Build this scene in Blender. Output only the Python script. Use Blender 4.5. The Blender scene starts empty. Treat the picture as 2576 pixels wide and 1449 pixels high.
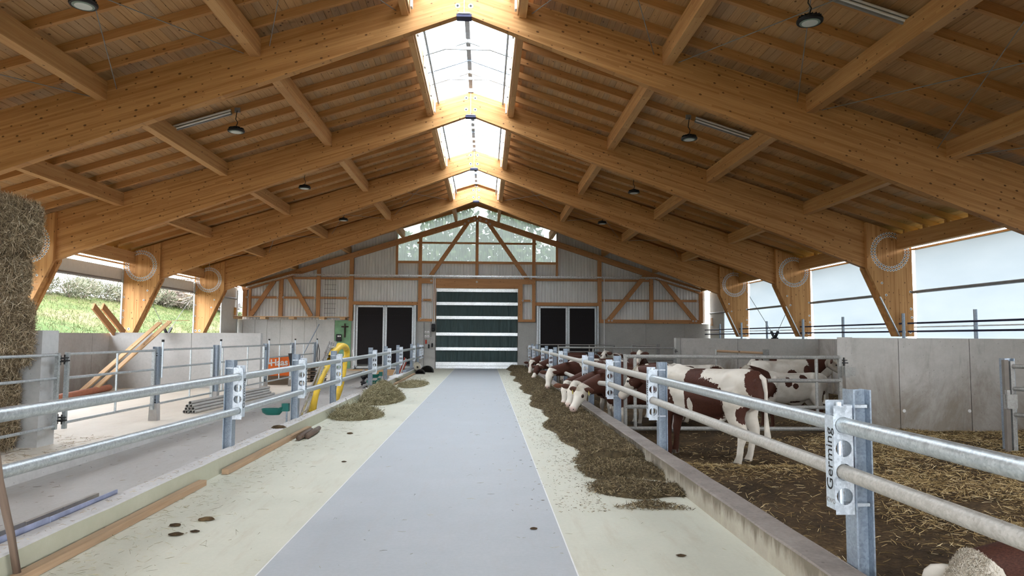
import bpy, bmesh, math, random
import numpy as np
from mathutils import Vector, Matrix
random.seed(7); RS = np.random.RandomState(11)
S = bpy.context.scene; COL = S.collection
# ------------------------------------------------------------------ camera
cam = bpy.data.objects.new('camera', bpy.data.cameras.new('camera')); COL.objects.link(cam)
PITCH, YAW, ROLL, FPX = 0.07017, 0.03787, 0.0061, 1774.15
cam.data.sensor_width = 36; cam.data.lens = 36*FPX/2576; cam.data.clip_end = 500; cam.data.clip_start = .05
fw = Vector((math.sin(YAW)*math.cos(PITCH), math.cos(YAW)*math.cos(PITCH), math.sin(PITCH)))
r0 = Vector((math.cos(YAW), -math.sin(YAW), 0)); u0 = r0.cross(fw)
rr = r0*math.cos(ROLL)+u0*math.sin(ROLL); uu = u0*math.cos(ROLL)-r0*math.sin(ROLL)
M = Matrix((rr, uu, -fw)).transposed().to_4x4(); M.translation = (0, 0, 1.7)
cam.matrix_world = M; S.camera = cam
# ------------------------------------------------------------------ world, exposure
W = bpy.data.worlds.new('overcast_sky'); S.world = W; W.use_nodes = True
wn = W.node_tree.nodes; wl = W.node_tree.links
bg = wn['Background']; bg.inputs[1].default_value = 9.0
tc = wn.new('ShaderNodeTexCoord'); no = wn.new('ShaderNodeTexNoise'); no.inputs['Scale'].default_value = 2.2; no.inputs['Detail'].default_value = 5
cr = wn.new('ShaderNodeValToRGB'); cr.color_ramp.elements[0].position = .35; cr.color_ramp.elements[1].position = .65
cr.color_ramp.elements[0].color = (.84, .90, .98, 1); cr.color_ramp.elements[1].color = (.97, .98, 1, 1)
wl.new(tc.outputs['Generated'], no.inputs['Vector']); wl.new(no.outputs['Fac'], cr.inputs['Fac']); wl.new(cr.outputs['Color'], bg.inputs['Color'])
S.view_settings.view_transform = 'Standard'; S.view_settings.look = 'None'; S.view_settings.gamma = 1
S.view_settings.use_curve_mapping = False; S.view_settings.exposure = 0.85
S.cycles.use_denoising = True; S.cycles.max_bounces = 10; S.cycles.diffuse_bounces = 6; S.cycles.transparent_max_bounces = 12
S.cycles.caustics_reflective = False; S.cycles.caustics_refractive = False; S.cycles.sample_clamp_indirect = 6
# ------------------------------------------------------------------ material helpers
class NB:
    def __init__(s, name):
        s.m = bpy.data.materials.new(name); s.m.use_nodes = True; s.t = s.m.node_tree; s.t.nodes.clear()
        s.out = s.t.nodes.new('ShaderNodeOutputMaterial')
    def n(s, typ, ins=None, **props):
        nd = s.t.nodes.new('ShaderNode'+typ)
        for k, v in props.items(): setattr(nd, k, v)
        for k, v in (ins or {}).items():
            if hasattr(v, 'is_output') or isinstance(v, bpy.types.NodeSocket): s.t.links.new(v, nd.inputs[k])
            else:
                if isinstance(v, tuple) and len(v) == 3 and nd.inputs[k].type == 'RGBA': v = v+(1,)
                nd.inputs[k].default_value = v
        return nd
    def pos(s): return s.n('NewGeometry').outputs['Position']
    def attr(s, name): return s.n('Attribute', attribute_name=name)
    def scale(s, v, sc): return s.n('VectorMath', {0: v, 1: sc}, operation='MULTIPLY').outputs[0]
    def noise(s, v, sc=1., det=3., rough=.55, dist=0.): return s.n('TexNoise', {'Vector': v, 'Scale': sc, 'Detail': det, 'Roughness': rough, 'Distortion': dist}).outputs['Fac']
    def math(s, op, a, b=0., c=None, clamp=False):
        d = {0: a, 1: b}
        if c is not None: d[2] = c
        return s.n('Math', d, operation=op, use_clamp=clamp).outputs[0]
    def ramp(s, f, stops, interp='LINEAR'):
        nd = s.n('ValToRGB', {'Fac': f}); r = nd.color_ramp; r.interpolation = interp
        while len(r.elements) < len(stops): r.elements.new(.5)
        for e, (p, c) in zip(r.elements, stops):
            e.position = p; e.color = (c+(1,)) if isinstance(c, tuple) else (c, c, c, 1)
        return nd.outputs['Color']
    def mix(s, f, a, b, mode='MIX'):
        nd = s.n('Mix', {0: f}, data_type='RGBA', blend_type=mode)
        for k, v in ((6, a), (7, b)):
            if isinstance(v, bpy.types.NodeSocket): s.t.links.new(v, nd.inputs[k])
            else: nd.inputs[k].default_value = v+(1,) if isinstance(v, tuple) else (v, v, v, 1)
        return nd.outputs[2]
    def bump(s, h, st=.3, dist=.01): return s.n('Bump', {'Height': h, 'Strength': st, 'Distance': dist}).outputs[0]
    def fin(s, color, rough=.7, metal=0., bump=None, spec=.3, **kw):
        d = {'Base Color': color, 'Roughness': rough, 'Metallic': metal, 'Specular IOR Level': spec}
        if bump is not None: d['Normal'] = bump
        d.update(kw)
        p = s.n('BsdfPrincipled', d); s.t.links.new(p.outputs[0], s.out.inputs[0]); return s.m
def plain(name, c, rough=.6, metal=0., var=.12, sc=8., spec=.3):
    b = NB(name); p = b.pos(); f = b.noise(p, sc, 4)
    k = b.ramp(f, [(.3, tuple(x*(1-var) for x in c)), (.7, tuple(min(1, x*(1+var)) for x in c))])
    return b.fin(k, rough, metal, spec=spec)
def wood(name, dark, light, lam=0., knots=.5, streak=1., rough=.65, weather=0.):
    b = NB(name); g = b.attr('grain').outputs['Vector']
    s1 = b.noise(b.scale(g, (1.3, 34, 34)), 1, 5, .6, .4)
    s2 = b.noise(b.scale(g, (.35, 5, 5)), 1, 3)
    f = b.math('ADD', b.math('MULTIPLY', s1, .55*streak), b.math('MULTIPLY', s2, .45))
    if lam:
        sp = b.n('SeparateXYZ', {0: g}); ly = b.math('FLOOR', b.math('DIVIDE', sp.outputs[1], lam))
        lx = b.math('FLOOR', b.math('ADD', b.math('MULTIPLY', sp.outputs[0], .42), b.math('MULTIPLY', ly, 3.71)))
        w = b.n('TexWhiteNoise', {'Vector': b.n('CombineXYZ', {0: lx, 1: ly}).outputs[0]}, noise_dimensions='3D').outputs['Value']
        f = b.math('ADD', b.math('MULTIPLY', f, .75), b.math('MULTIPLY', w, .22))
        fr = b.math('FRACT', b.math('DIVIDE', sp.outputs[1], lam))
        ln = b.math('LESS_THAN', fr, .05)
    c = b.ramp(f, [(.33, dark), (.61, light)])
    if lam: c = b.mix(b.math('MULTIPLY', ln, .28), c, tuple(x*.55 for x in dark))
    if knots:
        sp2 = b.n('SeparateXYZ', {0: g}); kv = b.n('CombineXYZ', {0: b.math('MULTIPLY', sp2.outputs[0], .62), 1: b.math('ADD', sp2.outputs[1], sp2.outputs[2])}).outputs[0]
        v = b.n('TexVoronoi', {'Vector': kv, 'Scale': 6.5}, voronoi_dimensions='2D')
        rnd = b.n('SeparateColor', {0: v.outputs['Color']})
        r = b.math('MULTIPLY', rnd.outputs[0], .10)
        kf = b.n('MapRange', {0: v.outputs['Distance'], 1: r, 2: b.math('ADD', r, .05), 3: 1., 4: 0.}).outputs[0]
        kf = b.math('MULTIPLY', kf, b.math('GREATER_THAN', rnd.outputs[1], 1-knots))
        c = b.mix(b.math('MULTIPLY', kf, .85), c, (.09, .035, .012))
    if weather:
        pn = b.noise(b.pos(), 1.7, 4); c = b.mix(b.math('MULTIPLY', b.math('SUBTRACT', pn, .35), weather, clamp=True), c, (.20, .17, .14))
    return b.fin(c, rough, bump=b.bump(s1, .15, .004))
def concrete(name, dark, light, stain=None, stain_amt=0., sc=1.2, streaks=False, holes=True, topstain=None):
    b = NB(name); p = b.pos(); f = b.noise(p, sc, 6, .6); f2 = b.noise(p, sc*9, 5, .65)
    c = b.ramp(b.math('ADD', b.math('MULTIPLY', f, .6), b.math('MULTIPLY', f2, .4)), [(.3, dark), (.7, light)])
    if stain:
        sf = b.noise(b.scale(p, (1.1, 1.1, .7)), .9, 7, .7, .6)
        z = b.n('SeparateXYZ', {0: p}).outputs[2]
        zf = b.n('MapRange', {0: z, 1: -.2, 2: 1.7, 3: .22, 4: -.12}).outputs[0]
        c = b.mix(b.math('MULTIPLY', b.n('MapRange', {0: b.math('ADD', sf, zf), 1: .48, 2: .72}).outputs[0], stain_amt), c, stain)
    if streaks:
        wv = b.noise(b.scale(p, (7, 7, .8)), 1, 5, .7, 1.5)
        c = b.mix(b.math('MULTIPLY', b.n('MapRange', {0: wv, 1: .58, 2: .70}).outputs[0], .22), c, tuple(x*.35 for x in dark))
    if topstain:
        zz = b.n('MapRange', {0: b.n('SeparateXYZ', {0: p}).outputs[2], 1: topstain[0], 2: topstain[1]}).outputs[0]
        sk = b.noise(b.scale(p, (3, 5.5, 1.2)), 1, 5, .7, .5)
        c = b.mix(b.n('MapRange', {0: b.math('ADD', b.math('MULTIPLY', zz, .42), sk), 1: .62, 2: .86, 4: .8}).outputs[0], c, (.13, .105, .075))
    if holes:
        v = b.n('TexVoronoi', {'Vector': p, 'Scale': 9.})
        c = b.mix(b.math('MULTIPLY', b.math('LESS_THAN', v.outputs['Distance'], .09), .5), c, tuple(x*.45 for x in dark))
    return b.fin(c, .85, bump=b.bump(f2, .25, .006), spec=.2)
def galv(name, dark, light, rough=.42, metal=.75):
    b = NB(name); p = b.pos(); v = b.n('TexVoronoi', {'Vector': p, 'Scale': 70.}); f = b.noise(p, 14, 5, .7)
    f = b.math('ADD', b.math('MULTIPLY', b.n('SeparateColor', {0: v.outputs['Color']}).outputs[0], .3), b.math('MULTIPLY', f, .7))
    return b.fin(b.ramp(f, [(.3, dark), (.7, light)]), b.n('MapRange', {0: f, 1: .3, 2: .7, 3: rough-.08, 4: rough+.12}).outputs[0], metal, bump=b.bump(f, .08, .003))
def strand(name, stops, rough=.8):
    b = NB(name); r = b.attr('rnd').outputs['Fac']
    return b.fin(b.ramp(r, stops), rough, spec=.25)
m = {}
m['glulam'] = wood('glulam', (.37, .168, .052), (.55, .29, .108), lam=.04, knots=.5)
m['purlin'] = wood('purlin_wood', (.42, .21, .078), (.57, .33, .14), lam=.04, knots=.25)
m['rafter'] = wood('rafter_wood', (.37, .17, .055), (.51, .27, .105), knots=.3)
m['board'] = wood('roof_boards', (.36, .19, .075), (.50, .295, .135), knots=.3)
m['board2'] = wood('roof_boards_grey', (.32, .185, .09), (.45, .285, .15), knots=.3)
m['truss'] = wood('gable_timber', (.34, .155, .06), (.50, .255, .11), knots=.3)
m['lumber'] = wood('sawn_lumber', (.42, .25, .12), (.60, .40, .22), knots=.25)
m['batten'] = wood('batten_wood', (.30, .185, .105), (.46, .31, .19), knots=.2, weather=.6)
m['oldwood'] = wood('old_wood', (.10, .075, .05), (.20, .15, .11), knots=.2)
m['stick'] = wood('stick_wood', (.07, .05, .04), (.17, .12, .09), knots=.2)
m['crossw'] = plain('cross_wood', (.035, .022, .016), .6)
m['conc'] = concrete('concrete_light', (.40, .40, .39), (.54, .54, .53))
m['conc_left'] = concrete('concrete_partition', (.36, .345, .33), (.47, .46, .445), (.22, .19, .16), .55)
m['conc_pen'] = concrete('concrete_pen', (.40, .385, .355), (.55, .53, .50), (.20, .155, .11), .7, streaks=True)
m['conc_back'] = concrete('concrete_back', (.40, .40, .38), (.52, .52, .50), streaks=True)
m['conc_backR'] = concrete('concrete_back_plain', (.34, .335, .31), (.44, .435, .41))
m['curb_face'] = concrete('curb_coating', (.40, .40, .30), (.47, .47, .37), holes=False)
m['curb_top'] = concrete('curb_top', (.42, .41, .40), (.60, .59, .58))
m['curb_R'] = concrete('curb_dirty', (.40, .37, .29), (.52, .49, .41), (.16, .12, .09), .35, sc=2.5, topstain=(.03, .22))
m['curb_Rtop'] = concrete('curb_dirty_top', (.16, .135, .12), (.30, .265, .24), sc=3)
def floormat(name, a, bcol, dirt, amt):
    b = NB(name); p = b.pos(); f = b.noise(p, 1.1, 6, .65); f2 = b.noise(p, 30, 4, .6); f3 = b.noise(b.scale(p, (5, .8, 1)), 1.3, 6, .7)
    c = b.ramp(b.math('ADD', b.math('MULTIPLY', f, .7), b.math('MULTIPLY', f2, .3)), [(.32, a), (.68, bcol)])
    c = b.mix(b.math('MULTIPLY', b.n('MapRange', {0: f3, 1: .52, 2: .75}).outputs[0], amt), c, dirt)
    fl = b.noise(b.scale(p, (28, 60, 1)), 1, 3, .8)
    c = b.mix(b.math('MULTIPLY', b.math('GREATER_THAN', fl, .70), .35), c, (.18, .13, .07))
    return b.fin(c, b.n('MapRange', {0: f, 1: .3, 2: .7, 3: .5, 4: .75}).outputs[0], bump=b.bump(f2, .1, .003), spec=.35)
m['coat'] = floormat('feed_table_coating', (.52, .52, .43), (.63, .62, .52), (.40, .32, .22), .35)
m['mid'] = floormat('middle_concrete', (.37, .395, .415), (.465, .485, .505), (.40, .38, .36), .3)
m['alley'] = floormat('alley_concrete', (.33, .315, .295), (.44, .43, .41), (.30, .25, .20), .4)
m['lying'] = floormat('lying_floor', (.58, .52, .43), (.72, .66, .57), (.48, .39, .28), .4)
m['galv'] = galv('galvanised_steel', (.38, .42, .44), (.62, .66, .67))
m['galvd'] = galv('galvanised_dark', (.24, .29, .35), (.38, .44, .51), .45, .6)
m['galvw'] = galv('galvanised_worn', (.36, .34, .30), (.52, .50, .46), .55, .4)
m['galvp'] = galv('galvanised_bright', (.48, .54, .60), (.70, .76, .82), .4, .6)
m['pensteel'] = galv('pen_gate_steel', (.24, .235, .22), (.38, .38, .36), .5, .4)
m['alu'] = galv('aluminium', (.62, .65, .66), (.82, .84, .85), .32, .8)
m['railblue'] = plain('dark_rail', (.035, .035, .075), .5, .2)
m['black'] = plain('black_plastic', (.012, .012, .014), .5)
m['rubber'] = plain('rubber', (.022, .021, .02), .75)
m['graym'] = plain('gray_plastic', (.25, .25, .25), .5)
m['white'] = plain('white_plastic', (.75, .75, .74), .5, var=.04)
m['lens'] = plain('lamp_lens', (.62, .66, .64), .3, var=.03)
m['reflector'] = plain('lamp_reflector', (.20, .27, .24), .35)
b = NB('cladding'); p = b.pos(); f = b.noise(b.scale(p, (2, 2, .4)), 2, 4)
m['clad'] = b.fin(b.ramp(f, [(.3, (.60, .60, .58)), (.7, (.72, .72, .70))]), .5, spec=.3)
b = NB('door_fabric'); p = b.pos(); f = b.noise(b.scale(p, (5, 1, .6)), 1.6, 5, .7, .8)
m['green'] = b.fin(b.ramp(f, [(.35, (.012, .035, .034)), (.7, (.028, .062, .062))]), .45, bump=b.bump(f, .6, .05), spec=.4)
m['darkmesh'] = plain('wind_mesh', (.010, .008, .009), .8, var=.2, sc=30)
m['gpanel'] = plain('green_board', (.16, .30, .17), .7, var=.2, sc=4)
m['yellow'] = plain('yellow_hose', (.72, .48, .05), .5, var=.15)
m['orange'] = plain('orange_board', (.80, .17, .03), .5, var=.05)
m['tealp'] = plain('green_bowl', (.015, .13, .11), .4)
m['red'] = plain('red_plastic', (.45, .04, .02), .5)
m['redpipe'] = plain('red_brown_pipe', (.36, .13, .07), .6)
m['ochre'] = plain('ochre_label', (.48, .25, .06), .6, var=.3, sc=20)
m['beige'] = plain('beige_roll', (.40, .37, .29), .8)
m['blueplate'] = plain('bluish_zinc_sheet', (.33, .37, .52), .5, .2, var=.2)
m['pale'] = plain('pale_pipe_steel', (.42, .41, .39), .5, .3)
m['carblue'] = plain('car_paint', (.25, .32, .45), .3)
m['glassd'] = plain('dark_glass', (.03, .04, .05), .1)
b = NB('wind_curtain'); p = b.pos(); f = b.noise(b.scale(p, (1, .25, 1.2)), 1.1, 5, .6)
col = b.ramp(f, [(.3, (.115, .133, .147)), (.7, (.137, .153, .165))])
d = b.n('BsdfDiffuse', {'Color': (.55, .56, .57, 1)}); t = b.n('BsdfTranslucent', {'Color': col})
mx = b.n('MixShader', {0: .8, 1: d.outputs[0], 2: t.outputs[0]}); b.t.links.new(mx.outputs[0], b.out.inputs[0]); m['curtain'] = b.m
m['fabric'] = plain('rolled_fabric', (.66, .66, .62), .7, var=.05)
b = NB('roof_glazing'); t = b.n('BsdfTransparent', {'Color': (.93, .97, 1, 1)}); d = b.n('BsdfTranslucent', {'Color': (.8, .83, .86, 1)}); gl = b.n('BsdfGlossy', {'Roughness': .15})
mx = b.n('MixShader', {0: .22, 1: t.outputs[0], 2: d.outputs[0]}); mx2 = b.n('MixShader', {0: .04, 1: mx.outputs[0], 2: gl.outputs[0]}); b.t.links.new(mx2.outputs[0], b.out.inputs[0]); m['pane'] = b.m
b = NB('clear_corrugated_sheet'); t = b.n('BsdfTransparent', {'Color': (.20, .225, .205, 1)}); d = b.n('BsdfTranslucent', {'Color': (.13, .145, .135, 1)})
mx = b.n('MixShader', {0: .55, 1: t.outputs[0], 2: d.outputs[0]}); b.t.links.new(mx.outputs[0], b.out.inputs[0]); m['poly'] = b.m
m['straw'] = strand('straw', [(0, (.10, .065, .025)), (.45, (.30, .205, .09)), (.8, (.52, .39, .19)), (1, (.74, .62, .38))])
m['bstraw'] = strand('bale_straw', [(0, (.13, .09, .05)), (.5, (.33, .25, .15)), (.85, (.52, .42, .28)), (1, (.72, .64, .48))])
m['silage'] = strand('silage', [(0, (.05, .036, .02)), (.5, (.15, .112, .06)), (.85, (.26, .20, .11)), (1, (.42, .34, .21))])
m['hay'] = strand('hay', [(0, (.11, .095, .05)), (.5, (.27, .235, .13)), (.85, (.42, .37, .22)), (1, (.55, .50, .33))])
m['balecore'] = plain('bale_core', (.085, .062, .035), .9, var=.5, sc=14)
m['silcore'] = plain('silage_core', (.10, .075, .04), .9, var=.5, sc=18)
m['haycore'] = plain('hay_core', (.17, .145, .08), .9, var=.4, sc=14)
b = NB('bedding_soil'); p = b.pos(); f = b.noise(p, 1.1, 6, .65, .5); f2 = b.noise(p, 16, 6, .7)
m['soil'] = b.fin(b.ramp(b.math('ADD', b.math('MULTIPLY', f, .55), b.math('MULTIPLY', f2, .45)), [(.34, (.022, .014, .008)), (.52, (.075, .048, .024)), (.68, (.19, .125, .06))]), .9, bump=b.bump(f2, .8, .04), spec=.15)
b = NB('meadow'); p = b.pos(); f = b.noise(b.scale(p, (1, .5, 1)), .35, 5, .6, .6); f2 = b.noise(p, 3, 5, .7)
m['meadow'] = b.fin(b.ramp(b.math('ADD', b.math('MULTIPLY', f, .65), b.math('MULTIPLY', f2, .35)), [(.36, (.026, .050, .008)), (.5, (.052, .064, .016)), (.64, (.10, .083, .042))]), .9, spec=.1)
m['grass'] = strand('grass_blades', [(0, (.03, .05, .010)), (.5, (.06, .078, .022)), (1, (.12, .105, .055))])
m['bush'] = strand('bush_leaves', [(0, (.05, .06, .03)), (.5, (.11, .115, .075)), (1, (.20, .175, .13))])
m['twig'] = strand('brush_twigs', [(0, (.04, .03, .022)), (.5, (.11, .085, .07)), (1, (.24, .20, .17))])
m['leaf'] = strand('tree_leaves', [(0, (.03, .06, .02)), (.5, (.08, .13, .05)), (1, (.16, .20, .09))])
b = NB('cow_coat'); a = b.attr('coat'); p = b.attr('rest').outputs['Vector']
f = b.noise(b.scale(p, (11, 16, 9)), 1, 5, .7); f2 = b.noise(b.scale(p, (20, 30, 14)), 1, 2, .6); hair = b.noise(b.scale(p, (60, 160, 160)), 1, 4)
k = b.math('ADD', a.outputs['Fac'], b.math('ADD', b.math('MULTIPLY', b.math('SUBTRACT', f, .5), .9), b.math('MULTIPLY', b.math('SUBTRACT', f2, .5), .8)))
msk = b.n('MapRange', {0: k, 1: -.03, 2: .03}).outputs[0]
dirt = b.noise(b.scale(p, (3, 3, 4)), 1, 5)
wh = b.mix(b.n('MapRange', {0: dirt, 1: .46, 2: .72, 4: .72}).outputs[0], (.62, .575, .50), (.36, .31, .24))
br = b.ramp(hair, [(.3, (.032, .011, .007)), (.7, (.080, .028, .016))])
pk = b.attr('pink').outputs['Fac']; c = b.mix(msk, wh, br); c = b.mix(pk, c, (.50, .30, .25))
m['coat_cow'] = b.fin(c, .7, bump=b.bump(hair, .25, .006), spec=.2)
m['cow_brown'] = plain('cow_ear_brown', (.065, .023, .013), .7); m['cow_tan'] = plain('cow_ear_tan', (.13, .05, .026), .7)
m['cow_white'] = plain('cow_hair_white', (.58, .54, .47), .8); m['guide'] = plain('grimy_steel', (.17, .15, .13), .6); m['hoof'] = plain('hoof_horn', (.10, .085, .07), .5); m['eye'] = plain('eye_dark', (.008, .006, .005), .08, spec=.8)
m['tagy'] = plain('ear_tag_yellow', (.72, .62, .18), .5)
# ------------------------------------------------------------------ mesh helpers
class MB:
    def __init__(s): s.v = []; s.f = []; s.g = []; s.mi = []; s.off = (random.uniform(0, 40), random.uniform(0, 40), random.uniform(0, 40)); s.cur = 0
    def add(s, vs, fs, gs=None):
        o = len(s.v); s.v += [tuple(v) for v in vs]; s.f += [tuple(o+i for i in f) for f in fs]; s.mi += [s.cur]*len(fs)
        ox = s.off
        s.g += [(g[0]+ox[0], g[1]+ox[1], g[2]+ox[2]) for g in (gs if gs is not None else vs)]
        return s
    BF = [(0, 3, 2, 1), (4, 5, 6, 7), (0, 1, 5, 4), (1, 2, 6, 5), (2, 3, 7, 6), (3, 0, 4, 7)]
    def box(s, c, d):
        x, y, z = c; a, b_, h = d[0]/2, d[1]/2, d[2]/2
        vs = [(x+i*a, y+j*b_, z+k*h) for k in (-1, 1) for i, j in ((-1, -1), (1, -1), (1, 1), (-1, 1))]
        ax = max(range(3), key=lambda i: d[i]); o = [ax]+[i for i in (2, 1, 0) if i != ax]
        return s.add(vs, s.BF, [(v[o[0]], v[o[1]], v[o[2]]) for v in vs])
    def bar(s, p, q, w, h, up=(0, 0, 1)):           # rectangular bar from p to q, width w, height h along up
        p, q = Vector(p), Vector(q); t = (q-p); L = t.length; t.normalize(); sd = t.cross(Vector(up))
        if sd.length < 1e-6: sd = t.cross(Vector((0, 1, 0)))
        sd.normalize(); u = sd.cross(t); vs = []; gs = []
        for k in (-1, 1):
            for e, j in ((0, -1), (1, -1), (1, 1), (0, 1)):
                vs.append(p+t*(L*e)+sd*(j*w/2)+u*(k*h/2)); gs.append((L*e, k*h/2, j*w/2))
        return s.add(vs, s.BF, gs)
    def prism(s, poly, y0, y1, axis='y', gdir=(1, 0)):   # poly in (x,z) extruded along y (or (y,z) along x, (x,y) along z)
        n = len(poly); vs = []; gs = []; gx, gz = gdir
        for y in (y0, y1):
            for a, c in poly:
                vs.append((a, y, c) if axis == 'y' else (y, a, c) if axis == 'x' else (a, c, y)); gs.append((a*gx+c*gz, -a*gz+c*gx, y))
        fs = [tuple(range(n)), tuple(range(2*n-1, n-1, -1))]+[(i, i+n, (i+1) % n+n, (i+1) % n) for i in range(n)]
        return s.add(vs, fs, gs)
    def tube(s, pts, r, n=10, cap=True, closed=False):
        pts = [Vector(p) for p in pts]; N = len(pts); rs = r if isinstance(r, (list, tuple)) else [r]*N
        vs = []; gs = []; fs = []; pu = None; L = 0
        for i, p in enumerate(pts):
            t = (pts[(i+1) % N] if (closed or i < N-1) else p)-(pts[i-1] if (closed or i > 0) else p)
            t.normalize()
            if pu is None:
                pu = Vector((0, 0, 1)) if abs(t.z) < .9 else Vector((1, 0, 0))
            sd = t.cross(pu); sd.normalize(); pu = sd.cross(t); pu.normalize()
            if i: L += (p-pts[i-1]).length
            for k in range(n):
                a = 2*math.pi*k/n; vs.append(p+sd*(math.cos(a)*rs[i])+pu*(math.sin(a)*rs[i])); gs.append((L, math.cos(a)*rs[i], math.sin(a)*rs[i]))
        for i in range(N if closed else N-1):
            j = (i+1) % N
            fs += [(i*n+k, i*n+(k+1) % n, j*n+(k+1) % n, j*n+k) for k in range(n)]
        if cap and not closed: fs += [tuple(range(n-1, -1, -1)), tuple((N-1)*n+k for k in range(n))]
        return s.add(vs, fs, gs)
    def pipe(s, p, q, ro, ri, n=14):                # open pipe with wall
        p, q = Vector(p), Vector(q); t = (q-p).normalized(); a = t.orthogonal().normalized(); c = t.cross(a); vs = []
        for P, r in ((p, ro), (q, ro), (q, ri), (p, ri)):
            vs += [P+a*math.cos(2*math.pi*k/n)*r+c*math.sin(2*math.pi*k/n)*r for k in range(n)]
        fs = [(i*n+k, i*n+(k+1) % n, ((i+1) % 4)*n+(k+1) % n, ((i+1) % 4)*n+k) for i in range(4) for k in range(n)]
        return s.add(vs, fs)
    def lathe(s, prof, c=(0, 0, 0), n=20):          # prof: (r,z)
        vs = []; fs = []
        for r, z in prof: vs += [(c[0]+r*math.cos(2*math.pi*k/n), c[1]+r*math.sin(2*math.pi*k/n), c[2]+z) for k in range(n)]
        for i in range(len(prof)-1): fs += [(i*n+k, i*n+(k+1) % n, (i+1)*n+(k+1) % n, (i+1)*n+k) for k in range(n)]
        fs += [tuple(range(n-1, -1, -1)), tuple((len(prof)-1)*n+k for k in range(n))]
        return s.add(vs, fs)
    def grid(s, xs, ys, zf):
        vs = [(x, y, zf(x, y)) for y in ys for x in xs]; nx = len(xs)
        return s.add(vs, [(j*nx+i, j*nx+i+1, (j+1)*nx+i+1, (j+1)*nx+i) for j in range(len(ys)-1) for i in range(nx-1)])
    def mesh(s, name, mats, off=(0, 0, 0), smooth=False):
        me = bpy.data.meshes.new(name); ox, oy, oz = off
        me.from_pydata([(a-ox, b_-oy, c-oz) for a, b_, c in s.v], [], s.f)
        for mt in (mats if isinstance(mats, (list, tuple)) else [mats]): me.materials.append(mt)
        if any(s.mi): me.polygons.foreach_set('material_index', s.mi)
        at = me.attributes.new('grain', 'FLOAT_VECTOR', 'POINT'); at.data.foreach_set('vector', np.array(s.g, np.float32).ravel())
        if smooth:
            me.shade_smooth()
            if smooth is not True: me.set_sharp_from_angle(angle=smooth)
        me.update(); return me
    def obj(s, name, mats, parent=None, smooth=False):
        off = wloc(parent)
        return link(name, s.mesh(name, mats, off, smooth), parent)
def wloc(o):
    v = Vector((0, 0, 0))
    while o: v = v+o.location; o = o.parent
    return v
def link(name, data, parent=None, loc=(0, 0, 0)):
    o = bpy.data.objects.new(name, data); COL.objects.link(o); o.location = loc
    if parent: o.parent = parent
    return o
def tag(o, label, cat, group=None, kind=None):
    o['label'] = label; o['category'] = cat
    if group: o['group'] = group
    if kind: o['kind'] = kind
    return o
def thing(name, label, cat, loc=(0, 0, 0), group=None):
    return tag(link(name, None, None, loc), label, cat, group)
def struct(name, label=None, loc=(0, 0, 0)):
    o = link(name, None, None, loc); o['kind'] = 'structure'
    if label: o['label'] = label
    return o
def stuff(o): o['kind'] = 'stuff'; return o
def text(name, s, size, mat, parent, loc, xdir, ydir, depth=.002, bold=False):
    cu = bpy.data.curves.new(name, 'FONT'); cu.body = s; cu.size = size; cu.extrude = depth; cu.align_x = 'LEFT'; cu.align_y = 'CENTER'; cu.materials.append(mat)
    if bold: cu.offset = size*.028
    cu.resolution_u = 3
    tmp = link('tmp', cu); bpy.context.view_layer.update(); me = bpy.data.meshes.new_from_object(tmp.evaluated_get(bpy.context.evaluated_depsgraph_get())); bpy.data.objects.remove(tmp)
    o = link(name, me, parent); x, y = Vector(xdir), Vector(ydir); R = Matrix((x, y, x.cross(y))).transposed().to_4x4()
    R.translation = Vector(loc)-wloc(parent); o.matrix_local = R; return o
def strands(name, P, D, L, wd, mat, parent=None, bend=.15, core=None, coremat=None, seg=2, rndpow=1.):
    """one mesh of many thin ribbons: P points, D directions, L lengths"""
    n = len(P); D = D/np.linalg.norm(D, axis=1, keepdims=True)
    up = RS.normal(size=(n, 3)); sd = np.cross(D, up); sd /= np.linalg.norm(sd, axis=1, keepdims=True)+1e-9; nn = np.cross(sd, D)
    wd = np.broadcast_to(np.asarray(wd, float), (n,)); L = np.broadcast_to(np.asarray(L, float), (n,)); bd = RS.normal(size=n)*bend
    rows = []
    for k in range(seg+1):
        t = k/seg-.5; c = P+D*(L*t)[:, None]+nn*(L*bd*(1-4*t*t))[:, None]; w = (wd*(.5 if k in (0, seg) else 1)/2)[:, None]
        rows += [c-sd*w, c+sd*w]
    V = np.stack(rows, 1).reshape(-1, 3); nv = 2*(seg+1); base = (np.arange(n)*nv)[:, None]
    F = np.concatenate([base+np.array([[2*k, 2*k+1, 2*k+3, 2*k+2]]) for k in range(seg)], 1).reshape(-1, 4)
    rnd = np.repeat(RS.rand(n)**rndpow, nv); off = np.array(wloc(parent)); cv = 0; mi = np.zeros(len(F), np.int32)
    if core is not None:
        C = np.array(core.v); cf = core.f; cv = len(C); V = np.concatenate([C, V]); F = F+cv; rnd = np.concatenate([np.full(cv, .3), rnd])
    me = bpy.data.meshes.new(name); fl = [list(f) for f in core.f] if core is not None else []
    tot = np.array([len(f) for f in fl]+[4]*len(F), np.int32); lv = np.concatenate([np.array(sum(fl, []), np.int32), F.ravel().astype(np.int32)])
    me.vertices.add(len(V)); me.vertices.foreach_set('co', (V-off).astype(np.float32).ravel())
    me.loops.add(len(lv)); me.loops.foreach_set('vertex_index', lv)
    me.polygons.add(len(tot)); st = np.concatenate([[0], np.cumsum(tot)[:-1]]).astype(np.int32)
    me.polygons.foreach_set('loop_start', st)
    if core is not None:
        me.materials.append(coremat); me.polygons.foreach_set('material_index', np.array([0]*len(fl)+[1]*len(F), np.int32))
    me.materials.append(mat)
    at = me.attributes.new('rnd', 'FLOAT', 'POINT'); at.data.foreach_set('value', rnd.astype(np.float32))
    me.update(calc_edges=True); me.validate()
    return link(name, me, parent)
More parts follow.
